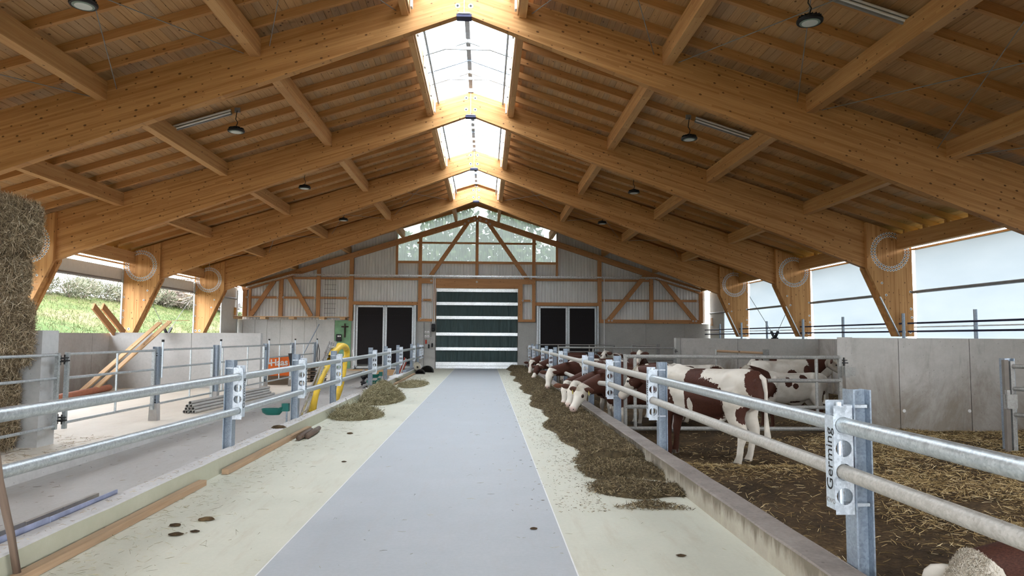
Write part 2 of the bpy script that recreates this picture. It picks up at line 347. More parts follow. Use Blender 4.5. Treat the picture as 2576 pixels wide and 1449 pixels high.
def rdir(n, flat=.25, main=None, spread=1.):
    d = RS.normal(size=(n, 3)); d[:, 2] *= flat
    if main is not None: d = d*spread+np.array(main)
    return d
# ------------------------------------------------------------------ dimensions
XC = -.47
def F(n): return 13.64+6.41*(n-1)
def T(d): return 8.80-.3165*d
def U(d): return 8.12-.3755*d
SL = math.sqrt(1+.3165**2); YB, YE = -5.55, 38.75
# ================================================================== ceiling
ceil = struct('ceiling', 'timber roof of boards on rafters and purlins')
def roofpt(sd, d, z): return (XC+sd*d, z)
SPLIT = 20.2
BW = .142; rows = []
for sd in (-1, 1):
    nrow = int(12.25/(BW/SL))
    for i in range(nrow):
        d0 = 1.28+i*BW/SL; rows.append((sd, d0, YB, SPLIT)); rows.append((sd, d0, SPLIT, YE))
    for i in range(9): rows.append((sd, 1.28-(i+1)*BW/SL, 33.0, YE))
# the 300 boards that show largest are parts of their own, the rest is one part
rows.sort(key=lambda r: (r[2] > 10, abs(r[1]-6)))
rest = MB()
for k, (sd, d0, ya, yb) in enumerate(rows):
    jz = random.uniform(0, .004); d1 = d0+(BW-.007)/SL; zt = .162+jz
    mb = MB() if k < 300 else rest
    if k >= 300: mb.off = (random.uniform(0, 40), random.uniform(0, 40), 0)
    P = [roofpt(sd, d0, T(d0)+zt), roofpt(sd, d1, T(d1)+zt), roofpt(sd, d1, T(d1)+zt+.022), roofpt(sd, d0, T(d0)+zt+.022)]
    vs = [(x, y, z) for y in (ya, yb) for x, z in P]
    mb.add(vs, [(0, 1, 2, 3), (7, 6, 5, 4)]+[(i, i+4, (i+1) % 4+4, (i+1) % 4) for i in range(4)], [(y, d*1., 0) for y in (ya, yb) for d in (d0, d1, d1, d0)])
    if k < 300: mb.obj('plank', m['board'] if random.random() < .7 else m['board2'], ceil)
stuff(rest.obj('plank', m['board'], ceil))
for sd in (-1, 1):
    mb = MB(); a, c = (1.15, 13.55)
    mb.prism([roofpt(sd, a, T(a)+.20), roofpt(sd, c, T(c)+.20), roofpt(sd, c, T(c)+.26), roofpt(sd, a, T(a)+.26)], YB, YE+.25); mb.obj('roof_sheet', m['graym'], ceil)
mb = MB(); mb.prism([(XC-1.4, T(1.4)+.20), (XC, T(0)+.20), (XC+1.4, T(1.4)+.20), (XC+1.4, T(1.4)+.26), (XC, T(0)+.27), (XC-1.4, T(1.4)+.26)], 33.0, YE+.25); mb.obj('roof_sheet', m['graym'], ceil)
mb = MB(); mb.prism([(XC-1.4, T(1.4)+.20), (XC, T(0)+.20), (XC+1.4, T(1.4)+.20), (XC+1.4, T(1.4)+.26), (XC, T(0)+.27), (XC-1.4, T(1.4)+.26)], YB, F(0)+.1); mb.obj('roof_sheet', m['graym'], ceil)  # unseen ridge closed over without a skylight to dim the near floor
# rafters across the slope on top of the purlins
ys = [F(n)-.42-.916*k for n in range(-2, 6) for k in range(7)]
for y in ys:
    if y < YB+.1 or y > YE-.05: continue
    for sd in (-1, 1):
        a = 1.12 if y < 33 else .0; c = 13.4; mb = MB()
        mb.bar((XC+sd*a, y, T(a)+.081), (XC+sd*c, y, T(c)+.081), .085, .158/1.0, up=(0, 0, 1)); mb.obj('rafter', m['rafter'], ceil)
# purlins from frame to frame
BT = .18
for n in range(-2, 5):
    ya = max(YB, F(n)+BT); yb = min(F(n+1), YE-.02)
    for sd in (-1, 1):
        for d, w in ((1.1, .14), (3.97, .2), (6.88, .2), (9.73, .2)):
            mb = MB(); y1 = yb; zt = T(d); zb_ = zt-.39
            mb.bar((XC+sd*(d+w/2), ya, (zt+zb_)/2-.01), (XC+sd*(d+w/2), y1, (zt+zb_)/2-.01), w, .37); mb.obj('purlin', m['purlin'], ceil)
        mb = MB(); mb.bar((XC+sd*12.5, ya+.14, 4.54), (XC+sd*12.5, yb-.13, 4.54), .18, .42); mb.obj('eave_purlin', m['purlin'], ceil)
        for k in range(7):
            y = F(n+1)-.42-.916*k
            if y > ya+.1:
                mb = MB(); mb.box((XC+sd*12.5, y, (4.75+T(12.5))/2), (.10, .08, T(12.5)-4.75+.01)); mb.obj('rafter_block', m['rafter'], ceil)
# crossing tie rods in two bays
for n in (0, 3):
    for sd in (-1, 1):
        ds = [1.35, 3.75, 4.25, 6.65, 7.15, 9.5, 10.0, 12.2]
        for a, c in ((1.35, 3.8), (4.3, 6.7), (7.2, 9.55), (10.05, 12.2)):
            for p, q in ((a, c), (c, a)):
                mb = MB(); mb.tube([(XC+sd*p, F(n)+BT, T(p)-.22), (XC+sd*q, F(n+1), T(q)-.22)], .0085, 6); mb.obj('tie_rod', m['graym'], ceil)
# ================================================================== portal frames
KP = .9945
def cp(sd, d, z): return ((XC+sd*d)*KP, 1.7+(z-1.7)*KP)
washer = MB(); washer.lathe([(.036, 0), (.036, .006), (.026, .012), (.017, .012), (.017, .005)], n=12); washer.cur = 1; washer.lathe([(.016, .004), (.016, .016), (.006, .018)], n=8)
wm = washer.mesh('washer', [m['white'], m['black']]); WR = Matrix.Rotation(math.pi/2, 4, 'X')
hole = MB(); hole.lathe([(.05, 0), (.05, .004)], n=14); hole.cur = 1; hole.lathe([(.024, .004), (.024, .009)], n=10); hm = hole.mesh('washer', [m['white'], m['black']])
ORD = {0: 'frame nearest the open entrance, above the viewer', 1: 'nearest glulam portal frame in view, its ridge crossing above the first skylight', 2: 'second glulam portal frame, its columns the nearest ones seen whole', 3: 'third glulam portal frame, between the second and third skylights', 4: 'last glulam portal frame, just before the gable wall'}
for n in range(-1, 5):
    y = F(n); fr = thing('portal_frame', ORD[n] if n > 0 else ('glulam portal frame above the viewer' if n == 0 else 'glulam portal frame nearest the entrance gable'), 'frame', (XC, y, 0), 'glulam portal frames')
    for sd in (-1, 1):
        mb = MB(); g = (.953, -.302*sd)
        mb.prism([(XC+sd*.004, U(0)), (XC+sd*.004, T(0)), (XC+sd*12.7, T(12.7)), (XC+sd*12.7, U(12.7)+.5), (XC+sd*12.0, U(12.0)+.08), (XC+sd*11.6, U(11.6))], y, y+BT, gdir=g); mb.obj('main_beam', m['glulam'], fr)
        out = [cp(sd, 12.92, 1.80), cp(sd, 12.92, T(12.92)), cp(sd, 11.585, T(11.585)), cp(sd, 11.585, 3.77), cp(sd, 12.475, 1.80)]
        for ya, yb in ((y-.12, y), (y+BT, y+BT+.12)):
            mb = MB(); mb.prism(out, ya, yb, gdir=(.0, 1.)); pl = mb.obj('column_plate', m['glulam'], fr)
            if ya < y and n in (2, 3, 4):
                c = cp(sd, 12.27, 4.266)
                if n < 4:
                    for R, N in ((.545, 40), (.455, 34)):
                        for k in range(N):
                            a = 2*math.pi*k/N; o = link('washer', wm, pl); o.matrix_local = Matrix.Translation(Vector((c[0]+R*math.cos(a), ya, c[1]+R*math.sin(a)))-Vector((XC, y, 0))) @ WR
                else:
                    mb = MB()
                    for R, N in ((.545, 40), (.455, 34)):
                        for k in range(N):
                            a = 2*math.pi*k/N; mb.cur = 0; cx, cz = c[0]+R*math.cos(a), c[1]+R*math.sin(a)
                            mb.add([(cx+.036*math.cos(b_*math.pi/5), ya-.008, cz+.036*math.sin(b_*math.pi/5)) for b_ in range(10)], [tuple(range(10))]); mb.cur = 1
                            mb.add([(cx+.016*math.cos(b_*math.pi/3), ya-.012, cz+.016*math.sin(b_*math.pi/3)) for b_ in range(6)], [tuple(range(6))])
                    stuff(mb.obj('washer_ring', [m['white'], m['black']], pl))
                for dd in (12.62, 12.80):
                    q = cp(sd, dd, 1.93); o = link('washer', hm, pl); o.matrix_local = Matrix.Translation(Vector((q[0], ya, q[1]))-Vector((XC, y, 0))) @ WR
                for dd, zz in ((12.0, 3.35), (12.12, 3.0), (12.84, 3.1), (12.84, 2.6), (12.86, 2.35)):
                    q = cp(sd, dd, zz); o = link('washer', wm, pl); o.matrix_local = Matrix.Translation(Vector((q[0], ya, q[1]))-Vector((XC, y, 0))) @ WR
        mb = MB(); mb.prism([cp(sd, 12.92, 1.80), cp(sd, 12.92, 3.3), cp(sd, 11.86, 3.3), cp(sd, 12.47, 1.80)], y, y+BT, gdir=(0, 1)); mb.obj('column_core', m['glulam'], fr)
        mb = MB(); a, c = cp(sd, 11.92, 2.95), cp(sd, 12.46, 1.82)
        if sd > 0: mb.bar((a[0]+.02, y-.11, a[1]), (c[0]+.02, y-.11, c[1]), .05, .03, up=(1, 0, .4)); mb.obj('guard_strip', m['alu'], fr)
    for z in (8.28, 8.62):
        for sx in (-1, 1):
            o = link('washer', hm, fr); o.matrix_local = Matrix.Translation((sx*.13, -.002, z)) @ WR
    mb = MB(); mb.box((XC, y-.004, (U(0)+T(0))/2), (.022, .012, T(0)-U(0))); mb.box((XC, y-.02, T(0)-.01), (.16, .06, .02)); mb.obj('ridge_plate', m['graym'], fr)
    mb = MB(); mb.box((XC, y+BT/2, U(0)-.035), (.30, BT+.03, .06)); mb.cur = 1; mb.box((XC, y-.02, U(0)+.002), (.24, .03, .015)); mb.obj('ridge_shoe', [m['railblue'], m['white']], fr)
# ================================================================== ridge skylights
for n in range(0, 4):
    ya, yb = F(n)+BT+.02, F(n+1)-.02
    w = struct('window_%d' % (n+1)); A = (1.08, 8.43, 8.80)
    for sd in (-1, 1):
        for k in range(3):
            mb = MB(); y0, y1 = ya+(yb-ya)*k/3, ya+(yb-ya)*(k+1)/3-.01
            mb.prism([(XC+sd*A[0], A[1]+.16), (XC+sd*.05, A[2]+.16), (XC+sd*.05, A[2]+.168), (XC+sd*A[0], A[1]+.168)], y0, y1); mb.obj('pane', m['pane'], w)
        for f, tie in ((.43, 1), (.75, 1), (.20, 0), (.66, 0)):
            y = ya+(yb-ya)*f; mb = MB(); h = .045 if tie else .03; z = 0 if tie else .11
            mb.bar((XC+sd*A[0], y, A[1]+z), (XC, y, A[2]+z), .06, h*1.7); mb.obj('glazing_bar', m['galvd'] if not tie else m['galv'], w)
        mb = MB(); mb.bar((XC+sd*.93, ya, A[1]+.03), (XC+sd*.93, yb, A[1]+.03), .05, .07); mb.obj('edge_bar', m['galvd'], w)
        for f in (.14, .43, .75, .97):
            y = ya+(yb-ya)*f; mb = MB(); mb.box((XC+sd*1.02, y, A[1]-.08), (.04, .12, .46)); mb.obj('strut', m['white'], w)
        mb = MB(); mb.box((XC+sd*1.075, (ya+yb)/2, T(1.1)-.10), (.03, yb-ya, .5)); mb.obj('upstand', m['lumber'], w)
    for f in (.43, .75):
        y = ya+(yb-ya)*f; mb = MB(); mb.bar((XC-.52, y, A[2]-.19), (XC+.52, y, A[2]-.19), .05, .07); mb.obj('tie_bar', m['galv'], w)
    mb = MB(); mb.bar((XC, ya, A[2]+.12), (XC, yb, A[2]+.12), .11, .05); mb.obj('ridge_bar', m['graym'], w)
# ================================================================== floor
fl = struct('floor', 'concrete feed table with two coated side strips, barn floors on both sides')
def slab(name, x0, x1, y0, y1, z, mat, th=.2, par=None):
    mb = MB(); mb.box(((x0+x1)/2, (y0+y1)/2, z-th/2), (x1-x0, y1-y0, th)); return mb.obj(name, mat, par or fl)
slab('coated_strip', -3.25, -1.617, -6, 38.6, 0, m['coat']); slab('coated_strip', .687, 2.18, -6, 38.6, 0, m['coat'])
slab('middle_strip', -1.61, .68, -6, 38.6, 0, m['mid'], .199); slab('joint_line', -1.619, -1.608, -6, 38.6, .0008, m['white'], .1); slab('joint_line', .678, .689, -6, 38.6, .0008, m['white'], .1)
slab('alley_slab', -6.45, -3.4, -6, 38.6, -.35, m['alley']); slab('lying_slab', -13.4, -6.45, -6, 38.6, -.1, m['lying'], .4)
slab('step_edge', -6.452, -6.40, -6, 38.6, -.095, m['curb_top'], .27)
slab('subfloor', -13.4, 13, -6, 38.6, -.5, m['alley'], .1)
gnd = struct('ground'); slab('field', -140, 140, -60, 200, -.62, m['meadow'], .1, gnd)
# curbs
def curb(name, x0, x1, y0, y1, zt, mats, face):
    mb = MB(); mb.cur = 0; zb_ = -.45
    ch = .012
    vs = [(x0, zb_), (x1, zb_), (x1, zt-(ch if face > 0 else 0)), (x1-ch, zt), (x0+ch, zt), (x0, zt-ch)]
    N = int((y1-y0)/.5)+1; st = len(mb.v); V = []; Fc = []; mi = []
    for i in range(N+1):
        yy = y0+(y1-y0)*i/N; V += [(x+random.uniform(-.003, .003), yy, z+(random.uniform(-.004, .004) if z > 0 else 0)) for x, z in vs]
    for i in range(N):
        for k in range(6):
            mb.cur = 1 if k in (2, 3, 4) else 0
            Fc.append(((i*6+k), (i+1)*6+k, (i+1)*6+(k+1) % 6, i*6+(k+1) % 6)); mi.append(mb.cur)
    mb.add(V, Fc+[tuple(range(6)), tuple(N*6+k for k in (5, 4, 3, 2, 1, 0))]); mb.mi = mi+[0, 0]
    o = mb.obj(name, mats); o['kind'] = 'structure'; return o
curb('trim_1', -3.45, -3.25, -6, 11.9, .21, [m['curb_face'], m['curb_top']], 1); curb('trim_2', -3.45, -3.25, 11.91, 18.75, .21, [m['curb_face'], m['curb_top']], 1)
curb('trim_3', -3.45, -3.25, 20.4, 25.6, .21, [m['curb_face'], m['curb_top']], 1); curb('trim_4', -3.45, -3.25, 25.61, 35.2, .21, [m['curb_face'], m['curb_top']], 1)
curb('trim_5', 2.18, 2.41, -6, 38.4, .225, [m['curb_R'], m['curb_Rtop']], -1)
# ================================================================== side walls and pen partitions
def wallbox(root, name, x0, x1, y0, y1, z0, z1, mat):
    mb = MB(); mb.box(((x0+x1)/2, (y0+y1)/2, (z0+z1)/2), (x1-x0, y1-y0, z1-z0)); return mb.obj(name, mat, root)
wl_ = struct('wall_left')
for i in range(12): wallbox(wl_, 'wall_panel', XC-12.98, XC-12.42, -6+i*3.72, -6+(i+1)*3.72-.012, -.6, 1.765, m['conc_left'])
wr_ = struct('wall_right')
for i in range(12): wallbox(wr_, 'wall_panel', XC+12.43, XC+12.98, -6+i*3.72, -6+(i+1)*3.72-.012, -.6, 1.72, m['conc_pen'])
pl1 = struct('wall_partition_left_near', 'concrete pen partition ending in a pier behind the straw bales')
wallbox(pl1, 'wall_panel', -12.85, -7.46, 11.76, 12.04, -.45, 1.75, m['conc']); wallbox(pl1, 'pier', -7.45, -7.13, 11.68, 12.12, -.45, 1.77, m['conc'])
pl2 = struct('wall_partition_left_far', 'light concrete pen partition with planks leaning on it')
wallbox(pl2, 'wall_panel', -12.9, -10.12, 24.8, 25.0, -.45, 1.79, m['conc']); wallbox(pl2, 'wall_panel', -10.105, -7.76, 24.8, 25.0, -.45, 1.80, m['conc'])
pr1 = struct('wall_partition_right_near', 'stained concrete pen partition behind the straw bedding')
for a, c in ((6.98, 7.87), (7.885, 9.26), (9.275, 10.65), (10.665, 11.95)): wallbox(pr1, 'wall_panel', a, c, 13.2, 13.42, -.6, 1.735, m['conc_pen'])
wallbox(pr1, 'pier', 6.82, 6.965, 13.16, 13.46, -.6, 1.745, m['conc_pen'])
cap = MB(); cap.lathe([(.032, 0), (.032, .01), (.018, .012), (.018, .004)], n=14); capm = cap.mesh('anchor_cap', m['white'])
for x in (7.95, 9.22, 10.0):
    o = link('anchor_cap', capm, pr1); o.matrix_local = Matrix.Translation((x, 13.2, .36)) @ WR
pr2 = struct('wall_partition_right_far', 'stained concrete partition of the second pen')
for a, c in ((6.95, 9.0), (9.015, 11.95)): wallbox(pr2, 'wall_panel', a, c, 24.9, 25.1, -.6, 1.715, m['conc_pen'])
wallbox(pr2, 'pier', 6.78, 6.93, 24.86, 25.14, -.6, 1.725, m['conc_backR'])
# ================================================================== gable wall
wb = struct('wall_back', 'timber framed gable wall clad in ribbed sheet'); DY = 38.6
for a, c, t_, mt in ((-14.1, -8.13, 2.6, 'conc_back'), (-3.77, -2.7, 2.58, 'conc_backR'), (1.8, 2.83, 2.52, 'conc_backR'), (6.2, 12.6, 2.52, 'conc_backR'), (-8.11, -7.1, 2.58, 'conc_backR')):
    if a < -14:
        es = [-14.1, -13.55, -13.05, -12.4, -11.75, -11.05, -10.4, -9.75, -9.1, -8.13]
        for x0, x1 in zip(es, es[1:]): wallbox(wb, 'wall_panel', x0, x1-.012, DY, DY+.25, -.6, t_+random.uniform(-.004, .004), m[mt])
    elif a > 6:
        for x0, x1 in ((6.2, 8.85), (8.86, 11.0), (11.01, 12.6)): wallbox(wb, 'wall_panel', x0, x1, DY, DY+.25, -.6, t_, m[mt])
    else: wallbox(wb, 'wall_panel', a, c, DY, DY+.25, -.6, t_, m[mt])
wallbox(wb, 'light_backing', -8.2, 7.0, DY+.27, DY+.30, -.6, 4.6, m['conc_backR'])  # added backing, stops light leaking through the gaps round the doors
wallbox(wb, 'green_board', -8.12, -7.25, DY-.03, DY-.003, 0, 2.57, m['gpanel'])
def sheet(root, name, x0, x1, zb0, zt, mat, y=DY+.12):
    P = 1/6; xs = []; k0 = math.floor(x0/P)
    for k in range(k0, int(x1/P)+2):
        for fx, dy in ((.0, 0), (.60, 0), (.70, .035), (.90, .035)): xs.append(((k+fx)*P*1.0, dy))
    def yv(x):
        for (a, ya), (c, yc) in zip(xs, xs[1:]):
            if a <= x <= c: return ya+(yc-ya)*(x-a)/(c-a+1e-9)
        return 0
    pts = [(x0, yv(x0))]+[(x, d) for x, d in xs if x0 < x < x1]+[(x1, yv(x1))]
    mb = MB(); V = []
    for x, d in pts: V += [(x, y+d, zb0), (x, y+d, zt(x))]
    mb.add(V, [(2*i, 2*i+2, 2*i+3, 2*i+1) for i in range(len(pts)-1)]); return mb.obj(name, mat, root)
roofz = lambda x: T(abs(x-XC))+.17
c58 = lambda x: 5.80
for x0, x1, zb0, zt in ((-13.15, -7.25, 2.6, roofz), (-7.25, -4.83, 3.6, roofz), (-4.83, -3.6, 3.6, c58), (-3.6, -2.75, 2.6, c58), (-2.75, 1.85, 4.55, c58), (1.85, 2.65, 2.55, c58), (2.65, 3.91, 3.6, c58), (3.91, 6.25, 3.6, roofz), (6.25, 12.2, 2.55, roofz)):
    x = x0
    while x < x1-.05:
        sheet(wb, 'cladding_sheet', x, min(x+1., x1), zb0, zt, m['clad']); x += 1.
gz = struct('window_5', 'clear corrugated gable glazing'); x = -4.83
while x < 3.9: sheet(gz, 'pane', x, min(x+1., 3.91), 5.80, roofz, m['poly']); x += 1.
def timber(name, x0, z0, x1, z1, w, dy=0., th=.14, mat='truss'):
    mb = MB(); mb.bar((x0, DY-.02+dy, z0), (x1, DY-.02+dy, z1), th, w, up=(-(z1-z0), 0, x1-x0)); return mb.obj(name, m[mat], wb)
for sx, xe, ze in ((-1, -13.13, 4.25), (1, 11.99, 4.28)):
    timber('top_chord', XC, 8.26, xe, ze, .30, 0, .16)
timber('king_post', XC, 8.2, XC, 5.0, .16, -.01, .17)
for a in ((-.98, 8.0, -3.0, 5.02), (.12, 8.0, 2.42, 4.72)): timber('brace', *a, .22, -.06, .1)
for x, z0, z1, w in ((-3.57, 2.58, 7.35, .18), (2.66, 2.55, 7.35, .18), (-7.28, 2.55, 6.25, .22), (6.29, 2.52, 6.15, .22), (-9.05, 2.72, 5.6, .2), (-11.05, 2.72, 4.95, .2), (-12.97, 2.72, 4.3, .2), (-12.7, 2.72, 4.35, .1), (9.16, 2.54, 5.08, .2), (11.93, 2.54, 4.32, .2)):
    timber('post', x, z0, x, z1, w, .01)
for a in ((-12.8, 3.79, -7.38, 3.79), (6.45, 3.77, 11.8, 3.78), (-10.8, 4.86, -3.6, 4.86), (2.7, 4.88, 9.1, 4.88), (-3.5, 3.72, -2.85, 3.72), (1.98, 3.72, 2.6, 3.72)): timber('rail', *a, .12, .06, .08)
for a in ((-11.4, 4.72, -12.62, 2.8), (-10.6, 4.86, -9.4, 2.78), (8.85, 5.2, 6.72, 2.62), (9.7, 4.92, 11.6, 2.64)): timber('brace', *a, .24, -.08, .1)
for a in ((-3.5, 4.76, 2.6, 4.76, .28), (-2.75, 4.50, 1.85, 4.50, .24), (-7.17, 3.52, -3.66, 3.52, .18), (2.75, 3.54, 6.2, 3.54, .18), (6.4, 2.62, 11.95, 2.62, .2), (-3.66, 2.62, -2.7, 2.62, .14), (1.85, 2.62, 2.72, 2.62, .14)): timber('beam', *a[:4], a[4], -.01)
timber('jamb', 1.92, 2.55, 1.92, 4.65, .24, -.03); timber('jamb', -2.76, 2.55, -2.76, 4.65, .14, -.03)
for a in ((-4.83, 5.79, 3.91, 5.79, .13), (-3.75, 6.86, 2.8, 6.86, .1), (-4.84, 5.0, -4.84, 7.05, .12), (3.93, 5.0, 3.93, 7.05, .12)): timber('rail', *a, .0+0, .1)
for (x, z) in ((-1.15, 7.92), (.22, 7.92), (-.62, 8.18), (-.32, 8.18), (XC, 8.1), (-.95, 8.08), (.02, 8.08), (XC, 4.72), (-2.95, 4.76), (6.78, 2.66), (6.95, 2.66), (11.45, 2.66), (11.62, 2.66), (-3.5, 2.7), (-12.85, 3.79), (-11.2, 3.79), (-10.9, 3.79), (-9.2, 3.79), (-7.45, 3.79), (11.7, 3.77), (-3.42, 3.72), (-2.9, 3.72), (2.05, 3.72), (2.52, 3.72)):
    o = link('washer', hm, wb); o.matrix_local = Matrix.Translation((x, DY-.15, z)) @ WR
mb = MB(); mb.box((-10.7, DY-.35, 2.74), (6.75, .75, .035)); mb.obj('loft_shelf', m['lumber'], wb)
for x in (-13.2, -11.8, -10.3, -8.7, -7.6): mb = MB(); mb.box((x, DY-.35, 2.66), (.28, .6, .11)); mb.obj('shelf_bearer', m['lumber'], wb)
# doors
d1 = struct('door_1', 'green fabric lifting door with bright cross bars')
zs = [.32, 1.07, 1.87, 2.77, 3.53, 4.26]; lo = .20
for i in range(6):
    z0 = 0.0 if i == 0 else zs[i-1]; z1 = zs[i]
    if i:
        mb = MB(); xs = np.linspace(-2.64, 1.76, 70); ph = RS.rand(6)*6
        zz = np.linspace(z0+.04, z1-.04, 5)
        mb.grid(xs, zz, lambda x, z: 0); a = random.uniform(.3, 1)
        mb.v = [(x, DY+.02+.012*math.sin(x*9+ph[0])*a+.010*math.sin(x*17+ph[1]+z*.7)+.008*math.sin(x*31+ph[2]), z) for x, z, _ in mb.v]; mb.obj('door_panel', m['green'], d1, smooth=True)
for z, h in [(q, .17) for q in zs[1:]]+[(.26, .2), (.08, .14)]:
    mb = MB()
    for dz, hh, dy in ((-.33, .3, .0), (0, .34, -.02), (.33, .3, .0)): mb.box((-.44, DY-.03+dy, z+dz*h), (4.44, .06, hh*h))
    mb.obj('door_bar', m['alu'], d1)
def gate_door(nm, x0, x1, zt):
    d = struct(nm, 'dark windbreak double gate in a galvanised frame'); xm = (x0+x1)/2
    for a, c in ((x0, xm), (xm, x1)):
        mb = MB(); mb.box(((a+c)/2, DY-.05, zt/2+.1), (c-a-.2, .02, zt-.25)); lf = mb.obj('leaf', m['darkmesh'], d)
        for p, q in (((a+.06, .05), (a+.06, zt)), ((c-.06, .05), (c-.06, zt)), ((a+.06, .06), (c-.06, .06)), ((a+.06, zt-.05), (c-.06, zt-.05))):
            mb = MB(); mb.bar((p[0], DY-.05, p[1]), (q[0], DY-.05, q[1]), .06, .10, up=(1, 0, 0) if p[0] == q[0] else (0, 0, 1)); mb.obj('frame_bar', m['galv'], lf)
        for zz in (1.2, zt-.55):
            mb = MB()
            for k in range(9): mb.box((a+.25+k*(c-a-.5)/8, DY-.065, zz), (.02, .012, .02))
            stuff(mb.obj('rivets', m['black'], lf))
    for x in (x0-.06, x1+.06): mb = MB(); mb.box((x, DY-.1, zt/2), (.09, .1, zt+.05)); mb.obj('gate_post', m['galv'], d)
gate_door('door_2', -7.0, -3.86, 3.40); gate_door('door_3', 2.92, 6.12, 3.42)
# assumed unseen entrance gable, door opening kept open to light the near floor
we = struct('wall_front', 'assumed entrance gable wall behind the viewer, opened for light on the near floor')
for a, c in ((-13.4, -3.1), (2.3, 12.6)): wallbox(we, 'wall_panel', a, c, -5.75, -5.56, -.6, 2.6, m['conc_backR'])
for x0, x1, zb0, zt in ((-13.15, -4.83, 2.6, roofz), (-4.83, -3.1, 2.6, c58), (-3.1, 2.3, 4.7, c58), (2.3, 3.91, 2.6, c58), (3.91, 12.2, 2.6, roofz)): sheet(we, 'cladding_sheet', x0, x1, zb0, zt, m['clad'], -5.7)
sheet(we, 'pane', -4.83, 3.91, 5.80, roofz, m['poly'], -5.7)
# ================================================================== side curtains
for n in range(0, 5):
    ya, yb = F(n)+.32, min(F(n+1)-.14, DY-.1)
    if n == 4: yb = DY-.25
    # left: rolled up above the opening
    t = thing('rolled_curtain', 'white side curtain rolled up under the eave '+['near the entrance', 'behind the straw bales', 'above the leaning boards', 'above the view of the brush pile', 'beside the gable wall'][n], 'curtain', (XC-12.9, ya, 3.7), 'rolled curtains along the open side')
    mb = MB(); mb.box((XC-12.88, (ya+yb)/2, 3.93), (.03, yb-ya, .44)); mb.obj('fabric', m['fabric'], t)
    mb = MB(); mb.tube([(XC-12.88, ya, 3.68), (XC-12.88, yb, 3.68)], .055, 12); mb.obj('roller_tube', m['graym'], t, smooth=.6)
    mb = MB(); mb.box((XC-12.8, (ya+yb)/2, 4.30), (.10, yb-ya, .05)); mb.obj('head_rail', m['lumber'], t)
    mb = MB(); mb.box((XC-12.8, yb-.05, 2.95), (.05, .06, 2.4)); mb.obj('guide_post', m['galv'], t)
    # right: lowered, translucent
    t = thing('wind_curtain', 'closed translucent white curtain '+['beside the entrance', 'in the bay nearest the viewer', 'between second and third frames', 'between third and fourth frames', 'in the last bay beside the gable'][n], 'curtain', (XC+12.9, ya, 1.7), 'closed curtains along the cattle side')
    mb = MB(); N = 40; xx = np.linspace(ya, yb, N); zz = np.linspace(1.70, 4.36, 18); ph = random.uniform(0, 6)
    mb.grid(xx, zz, lambda a, c: 0); mb.v = [(XC+12.90+.03*math.sin(y*.9+ph+z*.8)+.008*math.sin(y*7)*(z > 3.9), y, z) for y, z, _ in mb.v]; mb.obj('fabric', m['curtain'], t, smooth=True)
    for z, r in ((3.08, .045), (2.07, .018)):
        mb = MB(); mb.tube([(XC+12.83, ya, z), (XC+12.83, yb, z)], r, 10); mb.obj('roller_tube' if r > .03 else 'hem_bar', m['graym'] if r > .03 else m['white'], t, smooth=.6)
    mb = MB(); mb.box((XC+12.86, (ya+yb)/2, 4.32), (.08, yb-ya, .05)); mb.obj('head_rail', m['lumber'], t)
    # right: rail along the wall top
    t = thing('wall_rail', 'two dark tubes on posts along the wall top '+['by the entrance', 'in the nearest bay', 'between second and third frames', 'between third and fourth frames', 'beside the gable'][n], 'railing', (XC+12.47, ya, 1.72), 'railings on top of the cattle side wall')
    for y in (ya-.55 if n else ya, (ya+yb)/2-.1):
        mb = MB(); mb.tube([(XC+12.47, y, 1.6), (XC+12.47, y, 2.46)], .045, 10); mb.obj('post', m['galvd'], t, smooth=.6)
    for z in (1.94, 2.17): mb = MB(); mb.tube([(XC+12.42, ya-.55 if n else ya, z), (XC+12.42, yb-.4, z)], .026, 10); mb.obj('rail', m['railblue'], t, smooth=.6)
# ================================================================== feed fences
PY = [4.6, 9.80, 13.15, 16.40, 21.65, 24.90, 28.40, 33.65, 36.9]
HZ = (1.145, .995, .845, .69)
def holed(mb, xc, y, hw, z0, z1, r=.054, n=16):
    cells = [(.768-.153, .768), (.768, .92), (.92, 1.07), (1.07, 1.222)]
    def q(a, b, c, d): mb.add([(xc+u, y, z) for u, z in (a, b, c, d)], [(0, 1, 2, 3)])
    q((-hw, z0), (hw, z0), (hw, .615), (-hw, .615)); q((-hw, 1.222), (hw, 1.222), (hw, z1), (-hw, z1))
    for (a, c), hz in zip(cells, (.69, .845, .995, 1.145)):
        V = []
        for k in range(n):
            t = 2*math.pi*k/n; cx, cz = math.cos(t), math.sin(t); k_ = 1/max(abs(cx), abs(cz)); sx, sz = cx*k_*hw, cz*k_
            V += [(xc+sx, y, (hz+(c-hz)*sz) if sz > 0 else (hz+(hz-a)*sz)), (xc+cx*r, y, hz+cz*r), (xc+cx*r, y+.006, hz+cz*r)]
        mb.add(V, [(3*k, 3*((k+1) % n), 3*((k+1) % n)+1, 3*k+1) for k in range(n)]+[(3*k+1, 3*((k+1) % n)+1, 3*((k+1) % n)+2, 3*k+2) for k in range(n)])
def hpost(mb, x, y, z0, z1, w=.12, d=.14):
    for sx in (-1, 1): mb.box((x+sx*(w/2-.005), y, (z0+z1)/2), (.010, d, z1-z0))
    mb.box((x, y, (z0+z1)/2), (w-.02, .009, z1-z0))
